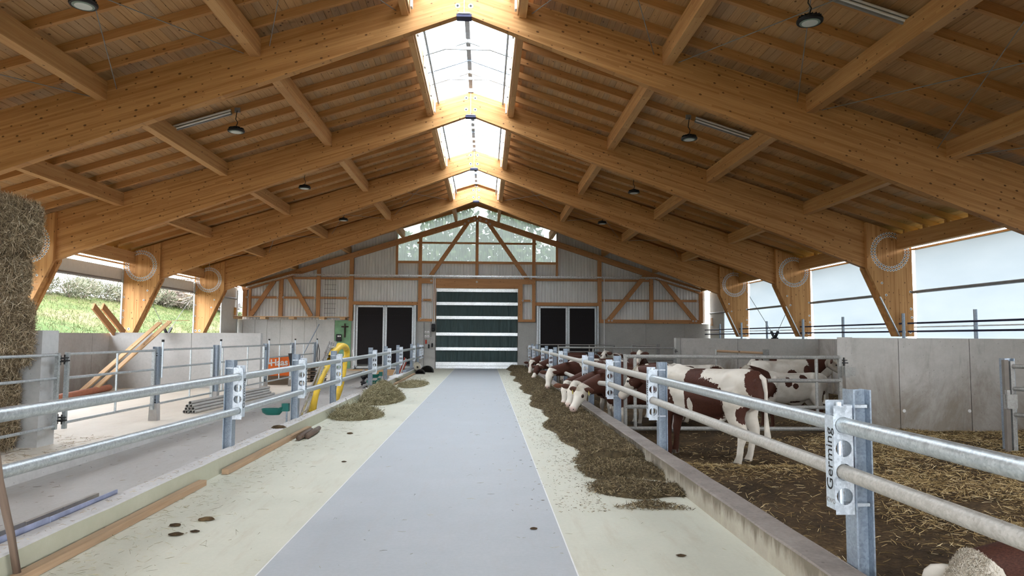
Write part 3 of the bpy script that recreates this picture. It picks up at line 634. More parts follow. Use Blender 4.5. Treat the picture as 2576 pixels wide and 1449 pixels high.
def bracket(par, sx, yc, letters):
    xb = 2.33 if sx > 0 else -3.335; mb = MB()
    holed(mb, xb, yc-.055, .062, .575, 1.27); holed(mb, xb, yc+.055, .062, .60, 1.30)
    xw = xb-sx*.064; mb.box((xw, yc, .905), (.007, .115, .60))
    for z in (1.262, .625): mb.box((xb+sx*.11, yc+.02, z), (.16, .05, .02))
    mb.tube([(xb, yc, .58), (xb, yc, 1.29)], .018, 8)
    br = mb.obj('bracket', m['galvp'], par)
    if letters:
        xf = xw-sx*.0042
        text('lettering', 'Germing', .115, m['black'], br, (xf, yc, .72), (0, 0, 1), (0, 1 if sx > 0 else -1, 0), .0008)
        if sx > 0 and yc < 5: text('lettering', 'KWO', .045, m['graym'], br, (xf, yc, .655), (0, -1, 0), (0, 0, 1), .0008).location.y += .05
    return br
for sx in (1, -1):
    ff = thing('feed_fence', 'galvanised tube feed fence on posts behind the '+('right curb, cattle feeding through it' if sx > 0 else 'pale left curb, empty pens behind it'), 'fence', (2.4 if sx > 0 else -3.4, 4.5, -.35))
    xp = 2.48 if sx > 0 else -3.47; xb = 2.33 if sx > 0 else -3.335
    for i, y in enumerate(PY):
        mb = MB(); hpost(mb, xp, y+.05, -.4, 1.37); mb.obj('post', m['galvd'], ff); bracket(ff, sx, y, i < 4)
    ys_ = [-2.0]+PY+[38.45]
    for k, (a, c) in enumerate(zip(ys_, ys_[1:])):
        mb = MB(); mb.tube([(xb, a+.03, 1.145), (xb, c+.03, 1.145)], .051, 18); mb.obj('rail', m['galv'] if (sx < 0 or k < 2) else m['galvw'], ff, smooth=.6)
        if sx > 0: za, zc = (.845, .845) if c < 13.3 else ((.845, .69) if c < 17 else (.69, .69))
        else: za, zc = ((.76, .755) if c < 5 else (.755, .69) if c < 10 else (.69, .69))
        mb = MB(); mb.tube([(xb, a+.03, za), (xb, c+.03, zc)], .048, 18); mb.obj('rail', m['galvw'] if sx > 0 else m['galv'], ff, smooth=.6)
mb = MB(); holed(mb, -3.42, 38.5, .1, .575, 1.27); t = mb.obj('end_plate', m['galvp']); tag(t, 'bright steel end plate with four round holes on the gable wall beside the lifting door', 'bracket')
# ================================================================== tube gates
def gate(label, p, q, zs_, zb, zt, verts, r=.024, mat='galv', hinge=True, group='tube gates of the empty pens', rm=None):
    p, q = Vector((p[0], p[1], 0)), Vector((q[0], q[1], 0)); g = thing('pen_gate', label, 'gate', (p.x, p.y, 0), group); d = q-p
    for z in zs_: mb = MB(); mb.tube([p+Vector((0, 0, z)), q+Vector((0, 0, z))], rm or r, 10); mb.obj('rail', m[mat], g, smooth=.6)
    for f in (0, 1): P = p+d*f; mb = MB(); mb.box((P.x, P.y, (zb+zt)/2), (.06, .06, zt-zb)); mb.obj('end_post', m[mat], g)
    for f in verts: P = p+d*f; mb = MB(); mb.tube([P+Vector((0, 0, zs_[-1])), P+Vector((0, 0, zs_[0]))], r*.85, 8); mb.obj('upright', m[mat], g, smooth=.6)
    if hinge:
        for z in (zt-.14, zb+.14):
            mb = MB(); dn = d.normalized(); P = p-dn*.08; mb.box((P.x, P.y, z), (.10, .14, .02)); mb.box((P.x, P.y, z+.05), (.08, .12, .015)); mb.tube([(P.x, P.y, z-.06), (P.x, P.y, z+.1)], .012, 8); mb.obj('hinge', m['black'], g)
    return g
GX = -7.0
gate('long tube gate standing open in front of the straw bales', (GX, 11.9), (GX, 8.4), (1.37, .99, .21), .16, 1.40, (.6,))
gate('tube gate between bale pier and first stub post, leaning planks seen through it', (GX, 12.17), (GX, 15.28), (1.38, .98, .24), .14, 1.41, (.52,))
gate('tube gate between first and second stub posts, pipe bundle at its foot', (GX, 15.53), (GX, 18.5), (1.39, 1.0, .61, .24), .14, 1.41, (.55,))
gate('tube gate in front of the far light partition, above the stacked pipes', (GX, 22.72), (GX, 18.95), (1.40, 1.0, .24), .14, 1.42, (.4, .93))
gate('tube gate before the orange board', (GX, 23.04), (GX, 25.87), (1.41, 1.0, .24), .14, 1.42, (.5,))
gate('farthest tube gate of the empty pens, black cable on its end', (GX, 26.1), (GX, 29.2), (1.42, 1.0, .44), .34, 1.44, (.5,))
for i, (y, l) in enumerate(((15.4, 'stub post with rusty concrete foot, nearest of the gate posts'), (18.74, 'gate post with slide bolt between two tube gates'), (22.88, 'gate post between the stacked pipes and the orange board'), (26.0, 'gate post behind the orange board'), (29.36, 'last gate post with hanging black cable'))):
    t = thing('gate_post', l, 'post', (GX, y, -.1), 'gate posts of the empty pens'); mb = MB(); hpost(mb, GX, y, .15, 1.46, .12, .12); mb.obj('post', m['galvd'], t)
    mb = MB(); mb.prism([(GX-.09, -.1), (GX+.09, -.1), (GX+.075, .26), (GX-.075, .26)], y-.08, y+.08); mb.obj('concrete_foot', m['conc_left'], t)
    mb = MB(); mb.tube([(GX+.10, y+.05, .8), (GX+.10, y+.05, 1.56)], .022, 8); mb.obj('slide_bolt', m['galvp'], t); mb = MB(); mb.tube([(GX+.10, y+.05, 1.56), (GX+.10, y+.05, 1.61)], .03, 8); mb.obj('bolt_cap', m['black'], t)
    if i == 4:
        mb = MB(); mb.tube([(GX+.12, y+.1, 1.4), (GX+.16, y+.25, 1.1), (GX+.14, y+.3, .75), (GX+.12, y+.1, .6), (GX+.13, y-.05, .9), (GX+.12, y+.08, 1.38)], .016, 6); mb.obj('cable', m['black'], t)
gate('grey tube gate across the feed alley, the big spotted bull in front of it', (6.73, 13.2), (2.64, 13.24), (1.36, .92, .42, .02), -.1, 1.40, (.11, .955), .038, 'pensteel', True, 'cattle pen gates')
gate('tube gate across the feed alley in the middle distance, behind the first feeding cattle', (6.70, 24.9), (2.60, 24.94), (1.36, .95, .5), -.1, 1.38, (.3, .7), .034, 'pensteel', True, 'cattle pen gates')
gate('farthest cattle gate, in front of the dark gable gate', (6.7, 36.9), (2.60, 36.9), (1.34, .98, .5), -.1, 1.36, (.3, .7), .03, 'pensteel', True, 'cattle pen gates')
t = gate('grey pen gate with a latch on its upright channel post, beside the straw bedding', (8.24, 10.8), (9.9, 8.6), (1.30, .95, .55), -.15, 1.38, (.5,), .034, 'pensteel', False, 'cattle pen gates')
mb = MB(); hpost(mb, 8.22, 10.86, -.35, 1.42, .16, .12); mb.obj('channel_post', m['galvd'], t); mb = MB(); mb.box((8.10, 10.74, .62), (.07, .06, 1.56)); mb.obj('guide_plate', m['guide'], t)
mb = MB(); mb.box((8.12, 10.68, .76), (.20, .03, .22)); mb.box((8.06, 10.66, .8), (.05, .05, .28)); mb.obj('latch', m['pensteel'], t)
mb = MB(); mb.box((6.86, 13.1, 1.1), (.22, .03, .16)); mb.box((6.8, 13.08, 1.1), (.08, .05, .22)); tag(mb.obj('hinge_plate', m['pensteel']), 'steel hinge plate on the end of the stained partition beside the bull pen gate', 'hinge')
for k, (a, c, y, z, l) in enumerate(((6.28, 7.55, 19.0, 1.37, 'brown tube on two posts over the trough behind the resting bulls'), (6.28, 7.3, 30.0, 1.40, 'distant tube rail on two posts by the gable wall'))):
    t = thing('trough_rail', l, 'rail', (a, y, -.2)); mb = MB(); mb.tube([(a, y, z), (c, y, z-.05)], .035, 10); mb.obj('rail', m['batten' if not k else 'pensteel'], t, smooth=.6)
    mb = MB(); hpost(mb, c+.1, y, -.3, z+.05, .14, .1); mb.obj('post', m['pensteel'], t); mb = MB(); mb.tube([(a, y, -.3), (a, y, z+.04)], .03, 8); mb.obj('post', m['pensteel'], t)
# ================================================================== lamps
def lamp(x, y, z, label):
    t = thing('bay_lamp', label, 'lamp', (x, y, z), 'high bay lamps')
    mb = MB(); mb.lathe([(.185, -.015), (.195, 0), (.195, .03), (.17, .045), (.10, .055), (.09, .10), (.06, .12), (.02, .13)], (x, y, z), 26); mb.obj('housing', m['black'], t, smooth=.5)
    mb = MB()
    for k in range(18):
        a = 2*math.pi*k/18; mb.bar((x+.09*math.cos(a), y+.09*math.sin(a), z+.065), (x+.17*math.cos(a), y+.17*math.sin(a), z+.055), .008, .05)
    mb.obj('cooling_fins', m['black'], t)
    mb = MB(); mb.lathe([(.150, -.020), (.155, -.012), (.150, -.008)], (x, y, z), 24); mb.obj('reflector', m['reflector'], t)
    mb = MB(); mb.lathe([(.118, -.026), (.120, -.018)], (x, y, z), 24); mb.obj('lens', m['lens'], t)
    zr = T(abs(x-XC))+.02; mb = MB(); mb.tube([(x, y, z+.13), (x+.03, y, z+.22), (x-.02, y, z+.3), (x+.01, y, zr)], .010, 6); mb.obj('cord', m['black'], t)
    mb = MB(); mb.box((x, y+.05, zr+.03), (.13, .05, .11)); mb.obj('junction_box', m['graym'], t)
pn = {0: 'nearest', 1: 'second', 2: 'third', 3: 'farthest'}
for k in range(4):
    for sx in (-1, 1):
        y = F(k+1)-3.2+.18; yl = F(k)+.0; y = [10.35, 16.78, 23.2, 29.6][k]
        lamp(-5.98 if sx < 0 else 4.95, y, 6.57, '%s black round lamp hanging under the %s roof slope' % (pn[k], 'left' if sx < 0 else 'right'))
for k, y in ((0, 10.42), (1, 16.83)):
    for sx in (-1, 1):
        x0, x1 = (-6.1, -7.45) if sx < 0 else (5.1, 6.6); n_ = T(abs(x0-XC))+.07, T(abs(x1-XC))+.07
        t = thing('tube_light', '%s twin tube light on a rafter under the %s roof slope' % (('nearest', 'second')[k], 'left' if sx < 0 else 'right'), 'lamp', (x0, y, n_[0]), 'tube lights on the rafters')
        for dz in (-.02, -.085): mb = MB(); mb.tube([(x0, y-.12, n_[0]+dz), (x1, y-.12, n_[1]+dz)], .022, 10); mb.obj('tube', m['white'], t, smooth=.6)
        mb = MB(); mb.bar((x0, y-.075, n_[0]-.05), (x1, y-.075, n_[1]-.05), .04, .15); mb.obj('tray', m['graym'], t)
# cable tray along the gable
t = thing('cable_tray', 'pale perforated cable tray running across the gable wall', 'cable tray', (XC, 38.3, 4.97))
for p, q in (((-12.86, 4.29), (-10.4, 4.99)), ((-10.4, 4.99), (9.4, 4.99)), ((9.4, 4.99), (11.85, 4.28))):
    mb = MB(); mb.bar((p[0], 38.38, p[1]), (q[0], 38.38, q[1]), .14, .02); mb.bar((p[0], 38.31, p[1]+.03), (q[0], 38.31, q[1]+.03), .012, .08); mb.obj('tray_section', m['alu'], t)
mb = MB()
for x in np.arange(-10.3, 9.4, .09): mb.box((x, 38.302, 5.02), (.04, .006, .03))
stuff(mb.obj('slots', m['graym'], t))
t = thing('wire_ladder', 'upright strip of welded wire mesh hanging on the left gable cladding', 'wire mesh', (-8.36, 38.4, 2.8))
for x in np.linspace(-8.65, -8.1, 5): mb = MB(); mb.tube([(x, 38.38, 2.77), (x, 38.38, 4.85)], .007, 5); mb.obj('long_wire', m['black'], t)
for z in np.linspace(2.95, 4.75, 8): mb = MB(); mb.tube([(-8.68, 38.38, z), (-8.06, 38.38, z)], .007, 5); mb.obj('cross_wire', m['black'], t)
# ================================================================== things on the gable wall
t = thing('crucifix', 'dark wooden crucifix on the green board', 'cross', (-7.57, 38.53, 1.67)); mb = MB(); mb.box((-7.575, 38.54, 2.03), (.075, .04, .76)); mb.obj('upright', m['crossw'], t)
mb = MB(); mb.box((-7.575, 38.535, 2.23), (.38, .04, .075)); mb.obj('crossbeam', m['crossw'], t); mb = MB(); mb.tube([(-7.575, 38.5, 1.8), (-7.575, 38.5, 2.15), (-7.575, 38.5, 2.28)], [.02, .03, .025], 8); mb.tube([(-7.73, 38.5, 2.26), (-7.575, 38.5, 2.18), (-7.42, 38.5, 2.26)], .014, 6); mb.obj('figure', m['crossw'], t)
t = thing('control_box', 'black rounded control box with a pale display on the green board', 'box', (-7.88, 38.5, 1.46)); mb = MB(); mb.box((-7.885, 38.5, 1.63), (.30, .10, .40)); o = mb.obj('housing', m['black'], t); bv = o.modifiers.new('b', 'BEVEL'); bv.width = .04; bv.segments = 3
mb = MB(); mb.box((-7.9, 38.445, 1.72), (.09, .01, .07)); mb.obj('display', m['white'], t); mb = MB(); mb.box((-7.80, 38.445, 1.72), (.07, .01, .07)); mb.obj('display', m['lens'], t)
t = thing('door_motor', 'black door drive beside the lifting door', 'motor', (-2.8, 38.4, 1.98)); mb = MB(); mb.box((-2.80, 38.45, 2.2), (.20, .16, .42)); o = mb.obj('housing', m['black'], t); bv = o.modifiers.new('b', 'BEVEL'); bv.width = .04; bv.segments = 2
mb = MB(); mb.lathe([(.07, -.1), (.09, 0), (.07, .1)], (-2.78, 38.4, 2.1), 14); mb.obj('motor_can', m['black'], t, smooth=True); mb = MB(); mb.box((-2.76, 38.35, 2.03), (.07, .02, .05)); mb.obj('plate', m['white'], t); mb = MB(); mb.box((-2.72, 38.45, 2.47), (.1, .1, .12)); mb.obj('connector', m['graym'], t)
for k, (x, z) in enumerate(((-3.22, 1.97), (-3.08, 1.97), (-3.22, 1.74), (-3.08, 1.74))):
    t = thing('wall_socket', 'white wall socket, %s of the four beside the lifting door' % ('upper outer', 'upper inner', 'lower outer', 'lower inner')[k], 'socket', (x, 38.55, z), 'sockets beside the lifting door'); mb = MB(); mb.box((x, 38.55, z), (.10, .07, .12)); mb.obj('cover', m['white'], t); mb = MB(); mb.box((x, 38.512, z-.02), (.045, .01, .04)); mb.obj('flap', m['graym'], t)
for x, z, mt, l in ((-3.19, 1.44, 'red', 'dark red pull switch hanging on the concrete beside the lifting door'), (-3.04, 1.20, 'black', 'lower black hand switch beside the lifting door'), (-2.86, 1.26, 'black', 'black hand switch nearest the lifting door edge')):
    t = thing('hand_switch', l, 'switch', (x, 38.55, z)); mb = MB(); mb.box((x, 38.53, z), (.085, .09, .22)); o = mb.obj('body', m[mt], t); bv = o.modifiers.new('b', 'BEVEL'); bv.width = .02; mb = MB(); mb.tube([(x, 38.54, z+.1), (x+.05, 38.56, z+.3), (-2.97, 38.57, 1.62)], .008, 5); mb.obj('cord', m['graym'], t)
for x, z0, z1, l in ((-3.32, .05, 2.5, 'thin grey conduit down the concrete beside the strip'), (-2.95, 1.7, 2.5, 'short grey conduit above the sockets'), (-2.83, 2.45, 4.9, 'white double pipe dropping from the cable tray to the door drive'), (6.52, .3, 5.0, 'white pipe down the post at the far cattle gate')):
    mb = MB(); mb.tube([(x, 38.42 if z1 > 4 else 38.56, z0), (x, 38.42 if z1 > 4 else 38.56, z1)], .025, 8)
    if x == -2.83: mb.tube([(x+.09, 38.42, z0), (x+.09, 38.42, z1)], .025, 8)
    tag(mb.obj('conduit', m['white' if z1 > 4 else 'graym'], None, smooth=.6), l, 'conduit')
mb = MB(); mb.tube([(-8.95, 38.5, 2.36), (-9.95, 37.6, -.1)], .03, 8); tag(mb.obj('iron_bar', m['galvd']), 'long grey steel bar leaning on the light gable concrete', 'bar')
for sx, x, l in ((-1, -13.36, 'white corner sheet with ochre label between last column and gable'), (1, 12.42, 'white corner sheet with ochre label beside the stained right wall')):
    t = thing('corner_sheet', l, 'sheet', (x, 37.5, 1.7)); mb = MB(); mb.box((x, 37.35, 3.0), (.04, 2.3, 2.55)); mb.obj('sheet', m['fabric'], t)
    mb = MB(); mb.box((x-sx*.05, 38.1, 2.62 if sx > 0 else 3.0), (.03, .28, .42)); mb.obj('label_plate', m['ochre'], t)
# ================================================================== left side things
t = thing('planks_pair', '', 'plank'); COL.objects.unlink(t); bpy.data.objects.remove(t)
for p, q, l in (((-12.0, 21.4, -.08), (-11.18, 24.74, 2.14), 'long pale plank leaning over the far partition, the one nearer the straw bales'), ((-12.1, 22.3, -.08), (-10.84, 24.74, 2.18), 'long pale plank leaning over the far partition, nearer the gable')):
    mb = MB(); mb.bar(p, q, .16, .045, up=(0, -.5, .8)); tag(mb.obj('plank', m['lumber']), l, 'plank', 'planks leaning on the far partition')
mb = MB(); mb.bar((-11.3, 24.9, 2.20), (-10.2, 24.75, 2.22), .06, .02); tag(mb.obj('lath', m['lumber']), 'thin lath lying across the top ends of the leaning planks', 'lath')
for a, c, l in (((23.45, 2.64), (24.85, 1.78), 'short brown board tilted on the outer wall, farther from the column'), ((24.0, 2.66), (25.5, 1.78), 'short brown board tilted on the outer wall, touching the column')):
    mb = MB(); mb.bar((-12.75, a[0], a[1]), (-12.75, c[0], c[1]), .06, .22, up=(0, .5, .8)); tag(mb.obj('short_board', m['truss']), l, 'board', 'boards tilted on the outer wall')
mb = MB(); mb.tube([(-11.5, 19.6, 0.0), (-12.2, 23.6, 0.0)], .10, 14); tag(mb.obj('drain_pipe', m['redpipe'], None, smooth=.6), 'red brown drain pipe lying at the foot of the outer wall', 'pipe')
k = 0
for row, cnt in enumerate((4, 3, 2, 1)):
    for i in range(cnt):
        x = -6.97+.078*(i-(cnt-1)/2); z = -.06+row*.068; k += 1; e = random.uniform(-.25, .1)
        mb = MB(); mb.pipe((x+.14, 16.8-random.uniform(0, .08), z), (x+.40, 22.0+e, z), .038, .030); mb.cur = 0
        l = '%s pipe in the %s row of the stacked steel pipes' % ((('outer', 'second', 'third', 'inner')[i] if cnt > 1 else 'single'), ('bottom', 'second', 'third', 'top')[row])
        tag(mb.obj('steel_pipe', m['pale'], None, smooth=.6), l, 'pipe', 'stack of grey steel pipes')
# orange board
t = thing('orange_board', 'orange board with white lettering behind the pen gate', 'sign', (-7.6, 26.6, -.1))
mb = MB(); mb.prism([(-8.02, .24), (-7.10, .24), (-7.24, .96), (-8.0, .90)], 26.6, 26.64); mb.obj('board', m['orange'], t)
mb = MB(); mb.box((-7.6, 26.75, .08), (.85, .25, .34)); mb.obj('base', m['oldwood'], t)
text('lettering', 'Haas', .33, m['white'], t, (-7.94, 26.594, .70), (1, 0, .05), (-.05, 0, 1), .002, True)
mb = MB(); mb.prism([(-8.14, .74), (-7.9, .72), (-7.9, .66), (-8.14, .70)], 26.59, 26.6); mb.obj('white_dash', m['white'], t); mb = MB(); mb.box((-7.6, 26.596, .40), (.75, .006, .035)); mb.obj('white_line', m['white'], t)
mb = MB(); mb.prism([(-3.60, 1.385), (-3.53, 1.39), (-3.53, 1.12), (-3.55, 1.12)], 13.12, 13.14); tag(mb.obj('dark_sheet', m['black']), 'dark sheet hung on the second fence post', 'sheet')
# drinking bowls
def bowl(x, y, z, l, sc=1.):
    t = thing('drinking_bowl', l, 'bowl', (x, y, z), 'green drinking bowls on the fence posts'); V = []; n = 16; mb = MB()
    prof = [(.01, 0), (.10, .005), (.15, .05), (.165, .115), (.155, .118), (.135, .055), (.09, .02), (.01, .015)]
    mb.lathe(prof, (0, 0, 0), 18); mb.v = [(x+a*1.25*sc-.12, y+b_*.8*sc, z+c*sc+(.03 if a > .1 else 0)) for a, b_, c in mb.v]; mb.obj('basin', m['tealp'], t, smooth=.7)
    mb = MB(); mb.box((x+.11, y, z+.14), (.12, .1, .14)); mb.obj('valve_block', m['tealp'], t); mb = MB(); mb.tube([(x+.13, y, -.3), (x+.13, y, z+.2)], .016, 8); mb.obj('supply_pipe', m['galvd'], t)
bowl(-3.72, 13.1, .27, 'teal drinking bowl on the second fence post'); bowl(-3.72, 24.85, .27, 'upper teal drinking bowl on a far fence post'); bowl(-3.72, 24.5, .08, 'lower teal drinking bowl on a far fence post')
# ladder and yellow hose
t = thing('ladder', 'aluminium ladder leaning on the left fence beside the yellow hose', 'ladder', (-3.9, 16.2, -.35))
for off in (0, .12):
    P0, P1 = Vector((-3.92-off, 15.35, -.34)), Vector((-3.64-off*.3, 16.95, 1.56)); Q0, Q1 = P0+Vector((-.02, .62, 0)), P1+Vector((-.02, .62, 0))
    for a, c in ((P0, P1), (Q0, Q1)): mb = MB(); mb.bar(a, c, .03, .085, up=(0, -.5, .8)); mb.obj('stile', m['alu'], t)
    for f in np.linspace(.08, .94, 8): mb = MB(); mb.tube([P0.lerp(P1, f), Q0.lerp(Q1, f)], .016, 8); mb.obj('rung', m['alu'], t)
H = [(1.19, 17.2), (1.36, 17.75), (1.46, 18.45), (1.37, 19.05), (1.08, 19.12), (.62, 18.95), (.22, 18.6), (-.08, 17.8), (-.17, 16.9), (-.05, 16.2), (.3, 16.2), (.68, 16.55), (.98, 17.1), (1.30, 17.85), (1.50, 18.5)]
pts = []
for i in range(len(H)-1):
    for f in (0, .25, .5, .75):
        h = [H[max(0, i-1)], H[i], H[i+1], H[min(len(H)-1, i+2)]]; c = [.5*((2*h[1][j])+(-h[0][j]+h[2][j])*f+(2*h[0][j]-5*h[1][j]+4*h[2][j]-h[3][j])*f*f+(-h[0][j]+3*h[1][j]-3*h[2][j]+h[3][j])*f**3) for j in (0, 1)]
        pts.append((-3.74+.05*math.sin(i*.55+f*.5)+(.05 if i < 4 else 0), c[1]-.25, c[0]))
t = thing('yellow_hose', 'thick yellow drainage hose hung over the left fence', 'hose', (-3.66, 17.5, -.3)); mb = MB(); mb.tube(pts, .08, 14, cap=False); mb.obj('hose', m['yellow'], t, smooth=True)
mb = MB(); mb.tube([(-3.5, 18.9, 1.35), (-3.44, 18.95, .95), (-3.5, 18.9, .9)], .012, 6); mb.obj('cord', m['white'], t)
# timber sill, pallets, bundle, odds and ends by the far curb
mb = MB(); mb.box((-5.45, 38.2, -.2), (3.7, .18, .3)); tag(mb.obj('timber_sill', m['lumber']), 'wide timber sill under the dark gate behind the left fence', 'timber')
for k in range(5):
    z = -.1+.15*k; t = thing('pallet', 'weathered wooden pallet, %s of its stack behind the ladder' % ('bottom', 'second', 'third', 'fourth', 'top')[k], 'pallet', (-6.9, 28.6, z), 'stacked wooden pallets')
    for j in range(3): mb = MB(); mb.box((-7.35+j*.45, 28.6, z+.06), (.1, .8, .09)); mb.obj('bearer', m['oldwood'], t)
    for j in range(5): mb = MB(); mb.box((-6.9, 28.27+j*.165, z+.12), (1.1, .11, .022)); mb.obj('slat', m['oldwood'], t)
t = thing('hose_heap', 'heap of black and grey hoses on the alley floor', 'hoses', (-4.7, 28.6, -.35))
for k in range(7):
    a = random.uniform(0, 6); R = random.uniform(.1, .26); mb = MB(); z0 = -.28+.09*k
    mb.tube([(-4.7+R*math.cos(q+a)*1.1+random.uniform(-.05, .05), 28.6+R*math.sin(q+a), z0+.10*math.sin(q*2+a)) for q in np.linspace(0, 6.28, 12)[:-1]], random.uniform(.04, .07), 8, closed=True); mb.obj('coil', m['black'] if k % 3 else m['graym'], t, smooth=True)
t = thing('feed_roll', 'beige roll with a dark core lying on the end of the left curb', 'roll', (-3.2, 33.4, .2)); mb = MB(); mb.pipe((-3.12, 33.1, .30), (-3.3, 34.6, .34), .15, .05, 18); mb.obj('roll', m['beige'], t, smooth=.6)
for x, y, r, l in ((-2.78, 34.4, .33, 'larger half round black rubber tub on the feed table by the wall'), (-2.98, 33.0, .22, 'smaller half round black rubber tub below the beige roll')):
    mb = MB(); n = 18; V = []; th = [math.pi*k/n for k in range(n+1)]
    prof = [(r, 0), (r*.86, 0)]
    for y_, s1 in ((y-.25, 1.), (y+.3, .95)):
        for q in th: V.append((x+r*s1*math.cos(q), y_, r*s1*math.sin(q)))
        for q in th: V.append((x+r*.86*s1*math.cos(q), y_, r*.86*s1*math.sin(q)))
    N = n+1; Fq = []
    for k in range(n): Fq += [(k, k+1, 2*N+k+1, 2*N+k), (N+k+1, N+k, 3*N+k, 3*N+k+1), (k+1, k, N+k, N+k+1), (2*N+k, 2*N+k+1, 3*N+k+1, 3*N+k)]
    Fq += [tuple(2*N+k for k in range(N))]
    mb.add(V, Fq); tag(mb.obj('rubber_tub', m['rubber']), l, 'tub', 'rubber tubs by the gable')
mb = MB(); mb.box((-3.32, 26.8, .235), (.34, 1.5, .05)); tag(mb.obj('white_board', m['white']), 'short white board lying on the far left curb', 'board')
t = thing('white_bucket', 'white plastic canister on the far end of the left curb', 'canister', (-3.25, 35.6, .21)); mb = MB(); mb.lathe([(.10, 0), (.12, .03), (.12, .28), (.05, .36), (.05, .42)], (-3.25, 35.4, .0), 14); mb.obj('body', m['white'], t, smooth=.6); mb = MB(); mb.lathe([(.055, .40), (.055, .45)], (-3.25, 35.4, 0), 12); mb.obj('cap', m['graym'], t)
t = thing('barrier_boards', 'red and white boards leaning on the far left fence', 'boards', (-3.6, 31.5, -.35))
for k, (mt, dy) in enumerate((('red', 0), ('white', .5), ('red', .9), ('white', -1.6), ('white', -2.6))): mb = MB(); mb.bar((-3.85, 31.0+dy, -.33), (-3.55, 31.6+dy, .75-.06*k), .03, .22, up=(0, 1, 0)); mb.obj('board', m[mt], t)
mb = MB(); mb.bar((-3.38, 30, .26), (-3.38, 33.2, .26), .16, .08); tag(mb.obj('grey_profile', m['galvd']), 'grey metal profile lying on the far left curb', 'profile')
# battens, sticks and sheet metal by the left curb
for a, c, l in ((4.6, 8.28, 'nearest wooden batten lying along the left curb'), (8.92, 13.15, 'second wooden batten along the left curb, bark sticks at its end'), (20.0, 24.6, 'wooden batten along the far left curb past the hay'), (25.2, 32.5, 'farthest wooden batten along the left curb')):
    mb = MB(); mb.bar((-3.17, a, .035), (-3.19, c, .035), .085, .062); tag(mb.obj('batten', m['batten']), l, 'batten', 'battens along the left curb')
for k, (p, q, l) in enumerate((((-3.02, 11.75, .05), (-3.06, 12.75, .05), 'bark covered stick lying against the batten'), ((-2.93, 11.95, .05), (-2.98, 13.0, .05), 'outer bark covered stick beside the batten'))):
    mb = MB(); mb.tube([p, Vector(p).lerp(Vector(q), .5)+Vector((.02, 0, .01)), q], [.045, .05, .04], 9); tag(mb.obj('bark_stick', m['stick'], None, smooth=True), l, 'stick', 'bark sticks')
mb = MB(); pts = [(-3.20, 5.12, 0), (-3.205, 5.02, .35), (-3.235, 4.92, .72), (-3.235, 4.84, 1.05), (-3.26, 4.74, 1.4), (-3.26, 4.7, 1.52)]; mb.tube(pts, [.026, .025, .027, .024, .023, .02], 10); tag(mb.obj('walking_stick', m['stick'], None, smooth=True), 'dark wooden stick leaning on the left fence', 'stick')
for x, a, c, z, mt, l in ((-3.478, 4.3, 5.9, .245, 'blueplate', 'bluish metal trough side behind the curb, nearer piece'), (-3.478, 5.92, 6.95, .24, 'blueplate', 'bluish metal trough side behind the curb, farther piece'), (-3.74, 4.3, 6.0, .185, 'conc_left', 'grey channel edge in the alley, nearer piece'), (-3.74, 6.02, 7.1, .175, 'conc_left', 'grey channel edge in the alley, farther piece')):
    mb = MB(); mb.box((x, (a+c)/2, z-.26), (.016 if mt == 'blueplate' else .04, c-a, .52)); tag(mb.obj('channel_side', m[mt]), l, 'channel')
# wall braces with rods
for x, l, xr in ((-13.1, 'black anchor with two rods on the outer wall behind the leaning planks', -13.05), (12.35, 'black anchor with two rods on the wall behind the cattle', 12.25)):
    t = thing('rod_anchor', l, 'anchor', (x, 29.7, 1.72)); mb = MB()
    for s_ in (-1, 1): mb.bar((x, 29.7, 1.72), (x, 29.7+s_*.34, 2.02), .06, .10, up=(1, 0, 0))
    mb.box((x, 29.7, 1.74), (.1, .5, .06)); mb.obj('anchor_plate', m['black'], t)
    for s_, yy, zz in ((1, 32.85, 4.1), (-1, 26.85, 4.0)): mb = MB(); mb.tube([(x, 29.7+s_*.3, 2.0), (xr, yy, zz)], .012, 6); mb.obj('rod', m['graym'], t)
# ================================================================== straw bales
def bale(xr, xl, y0, y1, z0, z1, label):
    t = thing('straw_bale', label, 'bale', ((xr+xl)/2, (y0+y1)/2, z0), 'stacked straw bales'); cx, cy, cz = (xr+xl)/2, (y0+y1)/2, (z0+z1)/2; hx, hy, hz = (xr-xl)/2, (y1-y0)/2, (z1-z0)/2
    bm = bmesh.new(); bmesh.ops.create_cube(bm, size=2); bmesh.ops.subdivide_edges(bm, edges=bm.edges[:], cuts=9, use_grid_fill=True)
    V = np.array([v.co[:] for v in bm.verts]); n_ = (np.abs(V)**7).sum(1)**(1/7); V = V/n_[:, None]; V += RS.normal(size=V.shape)*.018
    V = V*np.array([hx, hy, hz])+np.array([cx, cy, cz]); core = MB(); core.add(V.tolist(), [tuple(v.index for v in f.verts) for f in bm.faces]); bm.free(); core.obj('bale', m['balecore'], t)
    N = 13000; u = RS.uniform(-1, 1, (N, 3)); fc = RS.choice([0, 1, 2, 3], N, p=[.38, .44, .09, .09]); ax = np.array([0, 1, 2, 2])[fc]; sg = np.array([1, -1, 1, -1])[fc]
    u[np.arange(N), ax] = sg; k = (np.abs(u)**7).sum(1)**(1/7); P = u/k[:, None]*np.array([hx, hy, hz])*(1+RS.normal(size=(N, 1))*.012+.008)+np.array([cx, cy, cz])
    D = RS.normal(size=(N, 3)); nn = np.zeros((N, 3)); nn[np.arange(N), ax] = sg; D -= nn*(D*nn).sum(1, keepdims=True)*.75; D[:, 2] -= .2
    L = RS.uniform(.10, .26, N); stuff(strands('loose_straw', P, D, L, .0065, m['bstraw'], t, .22, rndpow=1.3))
bale(-7.09, -9.2, 10.25, 11.6, 2.93, 3.80, 'topmost straw bale of the stack, just under the roof')
